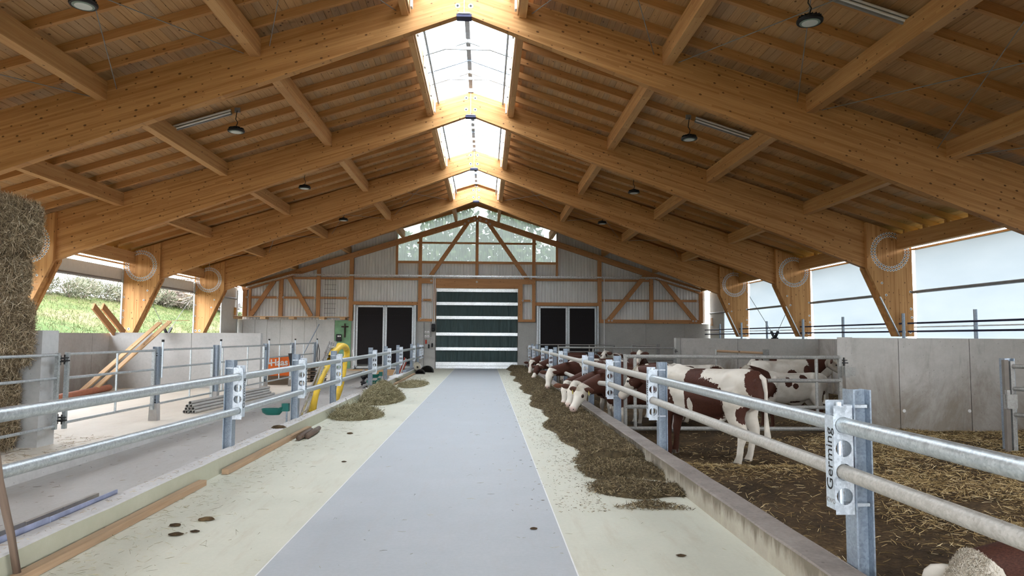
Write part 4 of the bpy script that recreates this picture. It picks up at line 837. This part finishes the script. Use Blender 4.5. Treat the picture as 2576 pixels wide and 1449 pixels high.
bale(-7.23, -9.3, 10.25, 11.6, 2.28, 2.95, 'narrow straw bale second from the top of the stack')
bale(-7.13, -9.2, 10.2, 11.6, 1.18, 2.30, 'straw bale third from the top, level with the wall top')
bale(-7.30, -9.3, 10.25, 11.58, -.1, 1.20, 'lowest straw bale of the stack, standing on the floor behind the tube gate')
# ================================================================== bedding, silage, hay
def sm(a, b_, x): t = np.clip((x-a)/(b_-a), 0, 1); return t*t*(3-2*t)
_ph = RS.rand(12)*6.28
def lump(x, y): return (np.sin(x*2.1+_ph[0])*np.cos(y*1.7+_ph[1])+.6*np.sin(x*4.3+y*2.2+_ph[2])+.4*np.sin(y*5.1-x*1.6+_ph[3])+.3*np.sin(x*9+_ph[4])*np.sin(y*8+_ph[5]))/2.3
def bed(x, y): return -.27+.26*sm(3.0, 7.5, x)*(1-.55*sm(13.5, 15, y))+.035*lump(x, y)+.10*np.exp(-((y-10.35+.25*(x-3.4))/.28)**2)*sm(2.5, 3., x)*(1-sm(4.2, 5.2, x))
mb = MB(); mb.grid(list(np.linspace(2.41, 11.97, 90)), list(np.concatenate([np.linspace(-5.5, 13.5, 130), np.linspace(13.7, 38.5, 90)])), lambda x, y: float(bed(x, y)))
def bedstraw(N, x0, x1, y0, y1, dens):
    x = RS.uniform(x0, x1, N*3); y = RS.uniform(y0, y1, N*3); k = RS.rand(N*3) < dens(x, y); x, y = x[k][:N], y[k][:N]
    P = np.stack([x, y, bed(x, y)+RS.uniform(0, .025, len(x))], 1); return P
den = lambda x, y: np.clip(.06+.95*sm(3.9, 5.2, x+.25*(7-y))*(.55+.75*lump(x*1.3+2, y*1.2))+.9*np.exp(-((y-10.35+.25*(x-3.4))/.3)**2)*(x < 4.6)+.35*sm(4.6, 3.2, y), 0, 1)
P = np.concatenate([bedstraw(80000, 2.5, 11.9, 2.6, 13.15, den), bedstraw(14000, 2.6, 11.9, 13.5, 38, lambda x, y: .12+.5*sm(4, 8, x))])
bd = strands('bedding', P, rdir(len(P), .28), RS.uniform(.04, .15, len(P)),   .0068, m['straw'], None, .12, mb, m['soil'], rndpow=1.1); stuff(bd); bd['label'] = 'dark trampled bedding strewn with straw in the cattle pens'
# silage ridge along the right curb
def sil(x, y):
    h = .20*sm(7.6, 10.5, y)+.02*sm(7.0, 7.4, y); w0 = 1.25+.10*np.sin(y*1.3)+.06*np.sin(y*3.1)
    prof = sm(w0-.05, w0+.38, x)*(1-.45*sm(1.95, 2.2, x))
    gap = np.where(y < 9.6, sm(-.55, .15, np.sin(y*6.2+x*1.2+.6)+.5*np.sin(x*7+y*2)), 1.)
    return np.where(y < 7.05, 0, h*prof*(.72+.28*lump(x*3, y*2.2))*gap+.05*prof*sm(7, 7.5, y)*gap)-.006
mb = MB(); mb.grid(list(np.linspace(1.1, 2.20, 26)), list(np.concatenate([np.linspace(6.9, 18, 170), np.linspace(18.1, 38, 110)])), lambda x, y: float(sil(x, y))-.016+.012*float(lump(x*14, y*13)))
x = RS.uniform(1.12, 2.2, 260000); y = 6.9+(RS.rand(260000)**2.1)*31; h = sil(x, y); k = RS.rand(len(x)) < np.clip(.08*(h > -.004)+h*12, .0, 1); x, y, h = x[k][:95000], y[k][:95000], h[k][:95000]
P = np.stack([x, y, np.maximum(h, 0)+RS.uniform(0, .03, len(x))], 1)
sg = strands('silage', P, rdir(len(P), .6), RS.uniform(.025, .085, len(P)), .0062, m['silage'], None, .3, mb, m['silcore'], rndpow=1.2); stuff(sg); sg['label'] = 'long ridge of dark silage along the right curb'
def heap(name, cx, cy, rx, ry, h, N, label, rot=0.):
    def z(x, y):
        r = np.sqrt(((x-cx)/rx)**2+((y-cy)/ry)**2); return h*np.clip(1-r**1.7, -.05, 1)*(1+.22*lump(x*4, y*3))
    mb = MB(); mb.grid(list(np.linspace(cx-rx*1.02, cx+rx*1.02, 30)), list(np.linspace(cy-ry*1.02, cy+ry*1.02, 30)), lambda x, y: float(max(z(x, y), -.02)))
    a = RS.rand(N)*6.28; r = np.sqrt(RS.rand(N))*1.06; x = cx+rx*r*np.cos(a); y = cy+ry*r*np.sin(a); P = np.stack([x, y, np.maximum(z(x, y), .004)+RS.uniform(0, .03, N)], 1)
    o = strands(name, P, rdir(N, .35), RS.uniform(.08, .26, N), .006, m['hay'], None, .35, mb, m['haycore']); stuff(o); o['label'] = label
heap('hay_heap', -2.74, 19.2, .52, 1.45, .44, 11000, 'larger grey green hay heap at the gap in the left curb')
heap('hay_heap', -2.72, 15.3, .50, .75, .20, 8000, 'flat grey green hay heap against the left curb')
heap('hay_heap', -2.55, 25.5, .5, 1.8, .07, 1800, 'thin scatter of hay near the far left curb')
def scatter(name, N, xf, yf, z, mat, L, label, wd=.004):
    x, y = xf(N), yf(N); P = np.stack([x, y, np.full(len(x), z)+RS.rand(len(x))*.006], 1); o = strands(name, P, rdir(len(x), .03), RS.uniform(*L, len(x)), wd, m[mat], None, .2); stuff(o); o['label'] = label
scatter('litter_straw', 1500, lambda n: -3.15+np.abs(RS.normal(size=n))*.45, lambda n: 4.5+RS.rand(n)**1.5*28, .004, 'hay', (.02, .12), 'loose stalks strewn along the left coated strip', .003)
scatter('litter_straw', 300, lambda n: RS.uniform(-3, 2, n), lambda n: 4.5+RS.rand(n)**1.5*20, .004, 'hay', (.02, .10), 'few stalks on the middle of the feed table', .003)
scatter('litter_straw', 1700, lambda n: 1.25-np.abs(RS.normal(size=n))*.28, lambda n: 7+RS.rand(n)**1.5*28, .004, 'silage', (.01, .045), 'crumbs beside the silage ridge', .005)
scatter('litter_straw', 500, lambda n: -3.35+RS.normal(size=n)*.04, lambda n: 4.5+RS.rand(n)*16, .214, 'straw', (.02, .06), 'crumbs on the left curb top', .003)
scatter('litter_straw', 500, lambda n: RS.uniform(-6.4, -3.5, n), lambda n: RS.uniform(5, 30, n), -.345, 'silage', (.03, .12), 'stalks on the alley floor', .004)
scatter('litter_straw', 900, lambda n: RS.uniform(-9, -6.6, n), lambda n: RS.uniform(8, 13, n), -.095, 'bstraw', (.05, .2), 'straw fallen around the bales', .006)
for k, (x, y, r) in enumerate(((-2.62, 6.25, .05), (-2.75, 6.55, .045), (-2.55, 6.75, .06), (-2.5, 6.35, .035), (-3.35, 11.75, .09), (-1.9, 9.8, .03), (.45, 6.4, .03), (1.55, 5.6, .03), (-2.35, 12.6, .05))):
    mb = MB(); mb.lathe([(.02, 0), (r, .006), (r*.8, r*.35), (r*.3, r*.5)], (0, 0, 0), 9); mb.v = [(x+a*random.uniform(.7, 1.2)*1.3, y+b_*random.uniform(.7, 1.2), (.21 if k == 4 else .001)+c) for a, b_, c in mb.v]
    tag(mb.obj('dirt_clod', m['soil']), ['dry leaf clod on the left strip, nearest the batten', 'dry clod behind the nearest leaf clod', 'largest brown clod beside the batten', 'small clod on the left strip', 'dried clump lying on the left curb top', 'dark crumb out on the left strip', 'dark crumb on the middle strip', 'dark crumb on the right strip', 'brown clod near the bark sticks'][k], 'clod', 'dirt clods')
# ================================================================== outside
def hill(x, y): d = -14.2-x; return np.where(d < 0, -.3, .55+.32*np.clip(d, 0, 11.5)+.03*np.clip(d-11.5, 0, 60)+.12*lump(x*.4, y*.3))
hb = struct('hillside', 'grassy bank rising outside the open side'); mb = MB(); mb.grid(list(np.concatenate([np.linspace(-60, -27, 12), np.linspace(-26.5, -13.6, 26)])), list(np.linspace(0, 110, 90)), lambda x, y: float(hill(x, y))); mb.obj('slope', m['meadow'], hb, smooth=True)
N = 26000; x = RS.uniform(-26, -14.3, N); y = RS.uniform(16, 75, N); P = np.stack([x, y, hill(x, y)+.05], 1); g = strands('grass', P, rdir(N, 1., (0, 0, 1.2), .7), RS.uniform(.1, .32, N), .02, m['grass'], None, .2); stuff(g); g['label'] = 'long grass on the bank outside'
def shrub(x, y, h, r, N, label, mat='bush', lf=(.10, .35)):
    t = thing('shrub', label, 'shrub', (x, y, float(hill(x, y))), 'shrubs on top of the bank'); z0 = float(hill(x, y)); a = RS.normal(size=(N, 3)); a /= np.linalg.norm(a, axis=1, keepdims=True); q = a*(RS.rand(N, 1)**.4)
    P = q*np.array([r, r, h*.55])+np.array([x, y, z0+h*.45]); stuff(strands('leaves', P, a+RS.normal(size=(N, 3))*.5+np.array([0, 0, .6]), RS.uniform(*lf, N), .035, m[mat], t, .2))
    mb = MB()
    for k in range(6): b_ = random.uniform(0, 6.28); mb.tube([(x, y, z0-.1), (x+r*.5*math.cos(b_), y+r*.5*math.sin(b_), z0+h*.7)], [.03, .01], 5)
    mb.obj('stems', m['stick'], t)
for k in range(15):
    y = 36.5+k*1.55; shrub(-25.2+random.uniform(-.8, .8), y, random.uniform(1.1, 1.9), random.uniform(.9, 1.3), 1100, 'scrubby shrub on top of the bank, %s from the entrance side' % ('first second third fourth fifth sixth seventh eighth ninth tenth eleventh twelfth thirteenth fourteenth fifteenth'.split()[k]))
t = thing('brush_pile', 'big pile of cut branches and logs on top of the bank', 'brush pile', (-25.5, 60, 4.2))
N = 3600; x = -25.5+RS.normal(size=N)*1.0; y = RS.uniform(54.5, 67.5, N); z = 4.1+RS.rand(N)**1.3*2.6*np.clip(1-((y-61)/7)**2, .2, 1); P = np.stack([x, y, z], 1)
stuff(strands('twigs', P, rdir(N, .35, (0, .8, .0), .8), RS.uniform(.5, 1.8, N), RS.uniform(.02, .06, N), m['twig'], t, .12))
for k in range(60):
    y = random.uniform(55, 67); z = 4.2+random.random()*1.9*(1-((y-61)/7)**2); x = -24.6+random.uniform(-.9, .3); mb = MB(); mb.tube([(x, y-random.uniform(.5, 1.2), z), (x+random.uniform(-.3, .3), y+random.uniform(.5, 1.2), z+random.uniform(-.15, .15))], random.uniform(.06, .13), 7); mb.obj('log', m['batten'] if k % 2 else m['stick'], t)
t = thing('van', 'bluish van parked on the bank, glimpsed beside the last column', 'van', (-24.3, 68, 3.9)); z0 = 4.15
mb = MB(); mb.prism([(-2.1, .35), (2.1, .35), (2.15, .9), (1.55, 1.05), (1.1, 1.75), (-1.9, 1.8), (-2.12, 1.0)], -.85, .85); mb.v = [(-24.3+b_, 69.5+a, z0+c) for a, b_, c in mb.v]; mb.obj('body', m['carblue'], t)
for sx in (-.86, .86): mb = MB(); mb.prism([(-1.8, 1.05), (1.4, 1.05), (1.0, 1.62), (-1.75, 1.65)], sx-.01, sx+.01); mb.v = [(-24.3+b_, 69.5+a, z0+c) for a, b_, c in mb.v]; mb.obj('side_glass', m['glassd'], t)
for dx in (-.8, .8):
    for dy in (-1.35, 1.35): mb = MB(); mb.tube([(-24.3+dx-.1, 69.5+dy, z0+.33), (-24.3+dx+.1, 69.5+dy, z0+.33)], .33, 16); mb.obj('wheel', m['rubber'], t)
def tree(x, y, h, label):
    t = thing('tree', label, 'tree', (x, y, -.6), 'trees beyond the gable'); mb = MB(); mb.tube([(x, y, -.7), (x+.2, y, h*.5), (x+.1, y, h*.9)], [.25, .16, .04], 9); mb.obj('trunk', m['stick'], t, smooth=True)
    N = 3500; a = RS.normal(size=(N, 3)); a /= np.linalg.norm(a, axis=1, keepdims=True); P = a*(RS.rand(N, 1)**.45)*np.array([2.6, 2.6, h*.42])+np.array([x, y, h*.58]); stuff(strands('leaves', P, rdir(N, 1.), RS.uniform(.25, .55, N), .22, m['leaf'], t, .1))
for x, y, h, l in ((-6.2, 52, 9.5, 'tree seen faintly through the outer left of the clear gable sheets'), (-2.4, 50, 12, 'tall tree blurred behind the clear gable sheets, left of centre'), (1.8, 51, 12.5, 'tall tree blurred behind the clear gable sheets, right of centre'), (5.6, 53, 9, 'tree seen faintly through the outer right of the clear gable sheets')): tree(x, y, h, l)
# ================================================================== cattle
def loft(mb, secs, up, n=18, p=2.3):
    """closed loft; secs: (center, half height, half width); rings stand perpendicular to the path, 'up' sets their roll"""
    C = [Vector(s_[0]) for s_ in secs]; N = len(C); V = []; Fq = []
    for i, (c, h, w) in enumerate(secs):
        t = (C[min(i+1, N-1)]-C[max(i-1, 0)]).normalized(); u = Vector(up[i] if isinstance(up, list) else up); u = (u-t*u.dot(t)).normalized(); sd = u.cross(t)
        for k in range(n):
            a = 2*math.pi*k/n; ca, sa = math.cos(a), math.sin(a); r = (abs(ca)**p+abs(sa)**p)**(-1/p)
            V.append(C[i]+sd*(ca*r*w)+u*(sa*r*h))
    for i in range(N-1): Fq += [(i*n+k, i*n+(k+1) % n, (i+1)*n+(k+1) % n, (i+1)*n+k) for k in range(n)]
    mb.add(V, Fq+[tuple(range(n-1, -1, -1)), tuple((N-1)*n+k for k in range(n))])
def segdist(P, a, b_):
    a, b_ = np.array(a), np.array(b_); d = b_-a; t = np.clip(((P-a)@d)/(d@d), 0, 1); return np.linalg.norm(P-(a+t[:, None]*d), axis=1), t
def cow(label, pos, heading, hb, mz, patches, neck=1., face=None, ears='cow_brown', scale=1., lying=False, voxel=.024, tagged=False, tuft=0, legs=-.8, base=-.8, muzz=.6, droop=.18, legsf=None):
    g = float(bed(pos[0], pos[1])) if len(pos) == 2 else pos[2]
    hd = Vector((heading[0], heading[1], 0)).normalized(); rz = math.atan2(hd.y, hd.x)
    root = thing('bull', label, 'cattle', (pos[0], pos[1], g), 'young red and white cattle'); root.rotation_euler = (0, 0, rz); root.scale = (scale,)*3
    Mi = (Matrix.Translation((pos[0], pos[1], g)) @ Matrix.Rotation(rz, 4, 'Z') @ Matrix.Scale(scale, 4)).inverted()
    hb, mz = Mi @ Vector(hb), Mi @ Vector(mz); a = (mz-hb).normalized(); Lh = .53
    l = Vector((0, 0, 1)).cross(a); l = l.normalized() if l.length > .05 else Vector((0, 1, 0)); uh = a.cross(l)
    dz = -.60 if lying else 0; mb = MB(); mb.g = []
    torso = [(-.97, 1.10, .10, .07), (-.93, 1.09, .20, .15), (-.84, 1.06, .27, .235), (-.68, 1.035, .305, .275), (-.45, 1.00, .325, .285), (-.18, .965, .355, .315), (.10, .95, .365, .325), (.35, .965, .360, .300), (.54, .985, .345, .255), (.68, 1.00, .29, .21), (.78, 1.00, .20, .14), (.82, 1.0, .10, .08)]
    loft(mb, [((x, 0, z+dz), h, w) for x, z, h, w in torso], (0, 0, 1), 22, 2.35)
    nb = Vector((.46, 0, 1.04+dz)); q = hb-a*.03-uh*.015; mid = nb.lerp(q, .55)+Vector((.06, 0, .05))
    loft(mb, [(nb, .27, .20), (nb.lerp(mid, .5)+Vector((.02, 0, .01)), .245, .175), (mid, .20, .145), (mid.lerp(q, .6), .16, .12), (q, .135, .11), (q+a*.08, .10, .09)], (0, 0, 1) if abs(a.z) < .97 else (1, 0, 0), 18, 2.2)
    hs = [(-.10, 0, .06, .055), (0, 0, .112, .095), (.14, .0, .126, .118), (.34, -.006, .122, .116), (.54, -.016, .100, .088), (.74, -.02, .080, .072), (.88, -.018, .078, .086), (.98, -.016, .066, .080), (1.03, -.016, .035, .045)]
    loft(mb, [(hb+a*(t*Lh)+uh*o, h, w) for t, o, h, w in hs], tuple(uh), 18, 2.3)
    loft(mb, [(hb+a*(t*Lh)+uh*(.095+o), h, w) for t, o, h, w in ((-.12, -.03, .03, .03), (-.05, 0, .05, .06), (.08, .0, .05, .07), (.2, -.02, .03, .05))], tuple(uh), 12)
    for s_ in (-1, 1):     # brow ridges
        c = hb+a*(.33*Lh)+l*(s_*.085)+uh*.055; loft(mb, [(c-a*.06, .02, .02), (c, .038, .038), (c+a*.06, .02, .02)], tuple(uh), 10)
    feet = []
    for s_ in (-1, 1):
        if not lying:
            j1, j2 = random.uniform(-.06, .06), random.uniform(-.07, .07)
            fl_ = [((.50, .15*s_, .92), .15), ((.50, .17*s_, .70), .105), ((.51+j1*.4, .17*s_, .48), .064), ((.52+j1*.6, .17*s_, .40), .066), ((.51+j1*.8, .17*s_, .28), .044), ((.51+j1, .17*s_, .13), .046), ((.53+j1, .17*s_, .06), .054), ((.54+j1, .17*s_, .004), .058)]
            hl = [((-.58, .13*s_, 1.02), .20), ((-.62, .17*s_, .80), .175), ((-.65, .185*s_, .62), .115), ((-.74+j2*.4, .19*s_, .48), .074), ((-.745+j2*.5, .19*s_, .42), .07), ((-.71+j2*.8, .19*s_, .28), .048), ((-.69+j2, .19*s_, .13), .048), ((-.66+j2, .19*s_, .06), .056), ((-.65+j2, .19*s_, .004), .06)]
            mb.tube([p for p, r in fl_], [r for p, r in fl_], 14); mb.tube([p for p, r in hl], [r for p, r in hl], 14); feet += [(.545+j1, .17*s_), (-.645+j2, .19*s_)]
        else:
            mb.tube([(.45, .2*s_, .32), (.62, .24*s_, .16), (.82, .22*s_, .09), (.62, .2*s_, .06)], [.14, .09, .06, .05], 12); mb.tube([(-.55, .22*s_, .42), (-.3, .34*s_, .2), (-.15, .36*s_, .1), (-.45, .4*s_, .06)], [.2, .15, .09, .05], 12)
    if not lying: mb.tube([(-.42, 0, .70), (-.30, 0, .62), (-.1, 0, .60), (.05, 0, .63)], [.06, .085, .06, .03], 10)
    for s_ in (-1, 1):
        mb.tube([(.36, .20*s_, 1.24+dz), (.46, .235*s_, 1.06+dz), (.56, .225*s_, .84+dz), (.60, .18*s_, .74+dz)], [.05, .095, .095, .05], 10)
        mb.tube([(-.62, .10*s_, 1.31+dz), (-.55, .215*s_, 1.245+dz), (-.48, .25*s_, 1.14+dz)], [.03, .055, .03], 8); mb.tube([(-.93, .09*s_, 1.20+dz), (-.90, .13*s_, 1.10+dz)], [.05, .06], 8)
    mb.tube([(.70, 0, .92+dz), (.78, 0, .80+dz), (.70, 0, .70+dz), (.5, 0, .66+dz)], [.10, .115, .105, .06], 10); mb.tube([(.20, 0, 1.30+dz), (.40, 0, 1.325+dz), (.56, 0, 1.27+dz)], [.03, .055, .03], 8); mb.tube([(-.70, 0, 1.31+dz), (-.88, 0, 1.26+dz), (-.95, 0, 1.18+dz)], [.03, .06, .04], 8)
    me0 = mb.mesh('tmp', m['coat_cow']); ob = bpy.data.objects.new('tmp', me0); COL.objects.link(ob)
    md = ob.modifiers.new('r', 'REMESH'); md.mode = 'VOXEL'; md.voxel_size = voxel; ms = ob.modifiers.new('s', 'SMOOTH'); ms.factor = .5; ms.iterations = 7
    bpy.context.view_layer.update(); me = bpy.data.meshes.new_from_object(ob.evaluated_get(bpy.context.evaluated_depsgraph_get()))
    bpy.data.objects.remove(ob); me.materials.clear(); me.materials.append(m['coat_cow']); me.shade_smooth()
    n = len(me.vertices); P = np.empty(n*3, np.float32); me.vertices.foreach_get('co', P); P = P.reshape(-1, 3).astype(float)
    f = np.full(n, float(base))
    for x, y, z, rx, ry, rz_, sg in patches:
        f_ = 1-np.sqrt(((P[:, 0]-x)/rx)**2+((P[:, 1]-y)/ry)**2+((P[:, 2]-z-dz)/rz_)**2); f = np.where(sg > 0, np.maximum(f, np.clip(f_*1.6, -.9, .9)), np.minimum(f, np.clip(-f_*1.6, -.9, .9)))
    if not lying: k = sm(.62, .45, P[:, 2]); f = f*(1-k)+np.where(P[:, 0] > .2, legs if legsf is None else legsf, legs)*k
    dh, th = segdist(P, hb, hb+a*Lh); dn, tn = segdist(P, mid.lerp(nb, .35), q); kn = sm(.30, .2, dn)*(P[:, 0] > .5); f = f*(1-kn)+neck*.9*kn
    kh = sm(.215, .15, dh)*sm(-.11, -.04, (P-np.array(hb))@np.array(a)); ff = np.full(n, -.8)
    if face:
        for t, y, u_, r, sg in face: c = hb+a*(t*Lh)+l*y+uh*u_; d = np.linalg.norm(P-np.array(c), axis=1)/r; ff = np.maximum(ff, np.clip((1-d)*1.6, -.9, .9)) if sg > 0 else np.minimum(ff, np.clip((d-1)*1.6, -.9, .9))
    f = f*(1-kh)+ff*kh
    pk = sm(.86, .98, th)*(dh < .16)*muzz
    for nm, val in (('coat', f), ('pink', pk)): at = me.attributes.new(nm, 'FLOAT', 'POINT'); at.data.foreach_set('value', val.astype(np.float32))
    at = me.attributes.new('rest', 'FLOAT_VECTOR', 'POINT'); at.data.foreach_set('vector', (P+np.array([pos[0]*3, pos[1]*2, 0])).astype(np.float32).ravel())
    link('body', me, root)
    def part(nm, mb, mt, par=root, sm_=True): return link(nm, mb.mesh(nm, mt, (0, 0, 0), sm_), par)
    for s_ in (-1, 1):
        c = hb+a*(.07*Lh)+l*(s_*.085)+uh*.045; d = (l*s_-a*.15+uh*.05-Vector((0, 0, droop))).normalized(); mb = MB()
        loft(mb, [(c, .020, .030), (c+d*.05, .026, .052), (c+d*.11, .024, .068), (c+d*.17, .018, .055), (c+d*.215, .010, .022), (c+d*.225, .005, .008)], tuple((uh*.35+a).normalized()) if True else None, 12); er = part('ear', mb, m[ears])
        mb = MB(); mb.add([tuple(c+d*t_+a*.03+uh*w_*.0+d.cross(a)*w_) for t_, w_ in ((.04, -.02), (.10, -.042), (.18, -.02), (.18, .02), (.10, .042), (.04, .02))], [(0, 1, 2, 3, 4, 5)])
        if tagged: mb = MB(); e = c+d*.12+a*.035; u2 = d.cross(a).normalized(); mb.add([tuple(e+u2*x+Vector((0, 0, z))+a*y) for y in (0, .006) for x, z in ((-.028, 0), (.028, 0), (.022, -.07), (-.022, -.07))], MB.BF); part('ear_tag', mb, m['tagy'], er, False)
        e = hb+a*(.36*Lh)+l*(s_*.108)+uh*.035; mb = MB(); mb.lathe([(.004, -.02), (.018, -.014), (.0235, 0), (.018, .014), (.004, .02)], tuple(e), 12); part('eye', mb, m['eye'])
        e = hb+a*(.985*Lh)+l*(s_*.045)+uh*.015; mb = MB(); mb.lathe([(.004, -.012), (.017, -.006), (.017, .006), (.004, .012)], tuple(e), 10); part('nostril', mb, m['eye'])
    for x, y in feet:
        mb = MB(); mb.prism([(x-.055, y-.055), (x+.05, y-.058), (x+.075, y-.03), (x+.06, y-.004), (x+.06, y+.004), (x+.075, y+.03), (x+.05, y+.058), (x-.055, y+.055)], .0, .055, axis='z'); part('hoof', mb, m['hoof'], root, False)
    mb = MB(); tz = dz*.9; mb.tube([(-.90, 0, 1.24+dz), (-.97, .01, 1.20+dz), (-1.0, .015, 1.02+dz), (-1.0, .02, .75+tz), (-1.01, .02, .55+tz*.75), (-1.02, .02, .42+tz*.6), (-1.01, .02, .33+tz*.45)], [.045, .04, .028, .022, .035, .045, .01], 9); part('tail', mb, m['cow_white'])
    if tuft:
        N = tuft*(5 if tuft > 1000 else 2); th_ = RS.uniform(-.12, .28, N); la = RS.normal(size=N)*.045; aa, ll, u3 = np.array(a), np.array(l), np.array(uh)
        Pt = np.array(hb)+aa*(th_*Lh)[:, None]+ll*la[:, None]+u3*(.142-.9*la**2*8-.05*np.abs(th_-.05))[:, None]; D = RS.normal(size=(N, 3))*.55+u3*.12+aa*.8
        o = strands('forelock', Pt, D, RS.uniform(.018, .04, N), .0032, m['cow_hair'], None, .3); o.parent = root; stuff(o)
    return root
m['cow_hair'] = strand('cow_hair', [(0, (.30, .25, .18)), (.6, (.55, .49, .40)), (1, (.72, .67, .58))])
W_ = -1
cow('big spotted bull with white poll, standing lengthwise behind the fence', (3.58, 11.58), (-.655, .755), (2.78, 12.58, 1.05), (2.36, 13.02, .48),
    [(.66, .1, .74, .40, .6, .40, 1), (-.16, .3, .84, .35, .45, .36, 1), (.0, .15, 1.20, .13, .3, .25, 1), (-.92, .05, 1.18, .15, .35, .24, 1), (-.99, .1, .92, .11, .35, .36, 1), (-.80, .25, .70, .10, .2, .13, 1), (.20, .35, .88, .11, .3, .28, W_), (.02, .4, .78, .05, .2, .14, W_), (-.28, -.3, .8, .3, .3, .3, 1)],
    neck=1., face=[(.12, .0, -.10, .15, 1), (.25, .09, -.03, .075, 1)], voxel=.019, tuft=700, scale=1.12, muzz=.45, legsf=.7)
cow('feeding head nearest on the silage, white face, brown neck and yellow ear tag', (3.28, 14.75), (-.95, -.30), (1.99, 14.30, .66), (1.69, 14.0, .22), [(.3, 0, .9, .9, .6, .6, 1), (-.6, .2, .9, .3, .4, .4, 1)], neck=1., tagged=True, voxel=.02, tuft=250, face=[(.36, .11, .03, .04, 1), (.36, -.11, .03, .04, 1)])
cow('white feeding head just behind the nearest one, mostly hidden by it', (3.36, 15.55), (-.95, -.30), (1.95, 15.25, .66), (1.73, 14.9, .22), [(.4, 0, .9, .7, .6, .6, 1)], neck=1.)
cow('white faced feeding bull with one brown ear, third head along the silage', (3.40, 16.95), (-.95, -.28), (1.90, 16.35, .60), (1.79, 15.98, .17), [(.4, 0, .9, .8, .6, .6, 1), (-.7, 0, 1., .3, .4, .3, 1)], neck=1., ears='cow_tan')
cow('brown bull with white blaze looking out between the fence tubes', (4.02, 16.25), (-.97, -.25), (2.86, 15.98, 1.05), (2.56, 15.68, .72), [(.2, 0, .9, 1.2, .6, .7, 1)], neck=1., face=[(.25, .11, .0, .15, 1), (.25, -.11, 0, .15, 1), (.7, .09, -.03, .12, 1), (.7, -.09, -.03, .12, 1), (.4, 0, .12, .07, W_)], ears='cow_tan', base=.6)
cow('bull with white face and pale shoulder, feeding alone in mid distance', (3.42, 20.85), (-.94, -.32), (1.88, 20.25, .72), (1.75, 19.92, .25), [(.2, 0, .8, .8, .6, .55, 1), (.55, 0, 1.22, .3, .3, .25, W_)], neck=.5, voxel=.03)
cow('white bull with tan flank patch behind the middle fence posts', (3.55, 22.6), (-.96, -.28), (2.62, 22.1, .80), (2.45, 21.8, .40), [(-.45, .1, .95, .5, .6, .5, 1), (.55, .25, 1.0, .13, .3, .2, 1)], neck=-1., voxel=.03)
cow('dark brown bull at the fence before the farthest posts', (3.45, 26.6), (-.97, -.25), (2.0, 26.25, .62), (1.76, 26.0, .22), [(0, 0, .9, 1.4, .7, .7, 1)], neck=1., voxel=.032, base=.5, face=[(.3, 0, 0, .2, 1)])
cow('farthest feeding bull, brown with white striped face near the gable', (3.45, 30.1), (-.97, -.25), (1.95, 29.65, .66), (1.86, 29.35, .22), [(0, 0, .9, 1.4, .7, .7, 1)], neck=1., voxel=.032, face=[(.3, .1, 0, .12, 1), (.3, -.1, 0, .12, 1)])
cow('brown bull with white blaze and poll standing behind the alley gate', (5.15, 23.7), (-.12, -1.), (5.02, 22.75, 1.20), (4.85, 22.4, .92), [(.2, 0, .95, 1.2, .6, .6, 1)], neck=.8, face=[(.3, .1, 0, .11, 1), (.3, -.1, 0, .11, 1)], voxel=.03)
cow('spotted white faced bull far back in front of the dark gable gate', (5.1, 28.0), (-.45, -.9), (4.62, 27.05, 1.10), (4.40, 26.65, .85), [(.2, .2, .95, .5, .4, .4, 1), (-.5, 0, .95, .3, .4, .4, 1)], neck=-.4, face=[(.3, .09, .03, .07, 1), (.5, -.06, .05, .06, 1)], voxel=.032)
cow('white bull with brown head and few spots right behind the alley gate', (6.58, 15.2, -.22), (-1, -.06), (5.66, 15.05, 1.02), (5.22, 14.95, .72), [(.12, .3, 1.12, .09, .2, .12, 1), (-.05, .3, 1.02, .07, .2, .07, 1), (-.28, .3, 1.22, .10, .2, .10, 1), (-.15, .3, .62, .3, .2, .05, 1), (-.82, .3, .75, .12, .2, .15, 1), (.72, .2, .95, .30, .4, .25, 1)], neck=1., face=[(.05, .1, -.08, .14, 1), (.3, .1, -.05, .12, 1)], voxel=.022, tuft=350, scale=.90, legs=.5)  # legs coloured dark to stand in for the shade behind the gate rails
cow('white bull with brown hip patches, second row behind the alley gate', (7.55, 17.5), (1, .05), (8.62, 17.5, 1.15), (9.0, 17.4, .85), [(.0, -.3, 1.0, .12, .2, .12, 1), (.75, 0, 1.05, .35, .5, .3, 1), (.42, -.3, 1.1, .1, .2, .14, 1), (-.9, 0, .8, .2, .3, .3, 1)], neck=1., voxel=.026, legs=.5)  # leg colour darkened as well, in place of the pen's deep shade
cow('white backed bull farthest back by the stained partition', (9.0, 20.2), (-1, .15), (7.95, 20.4, 1.1), (7.6, 20.45, .8), [(.6, .2, .8, .3, .4, .3, 1)], neck=.5, voxel=.03)
cow('pale bull with brown neck, its back showing behind the big spotted bull', (5.35, 18.45), (-1, .12), (4.32, 18.6, .92), (3.98, 18.6, .6), [(-.75, .2, 1.1, .25, .4, .2, 1), (.75, 0, 1.0, .2, .4, .3, 1)], neck=.9, voxel=.028, scale=.92)
cow('bull lying in the straw at the bottom corner, white poll and brown neck', (3.98, 4.25), (-1, -.05), (2.88, 4.14, .33), (2.50, 3.92, .02), [(0, 0, .95, 1.3, .7, .6, 1)], neck=1., lying=True, voxel=.018, tuft=1300, base=.5, face=[(-.12, 0, -.10, .12, 1)], ears='cow_white', droop=.75)
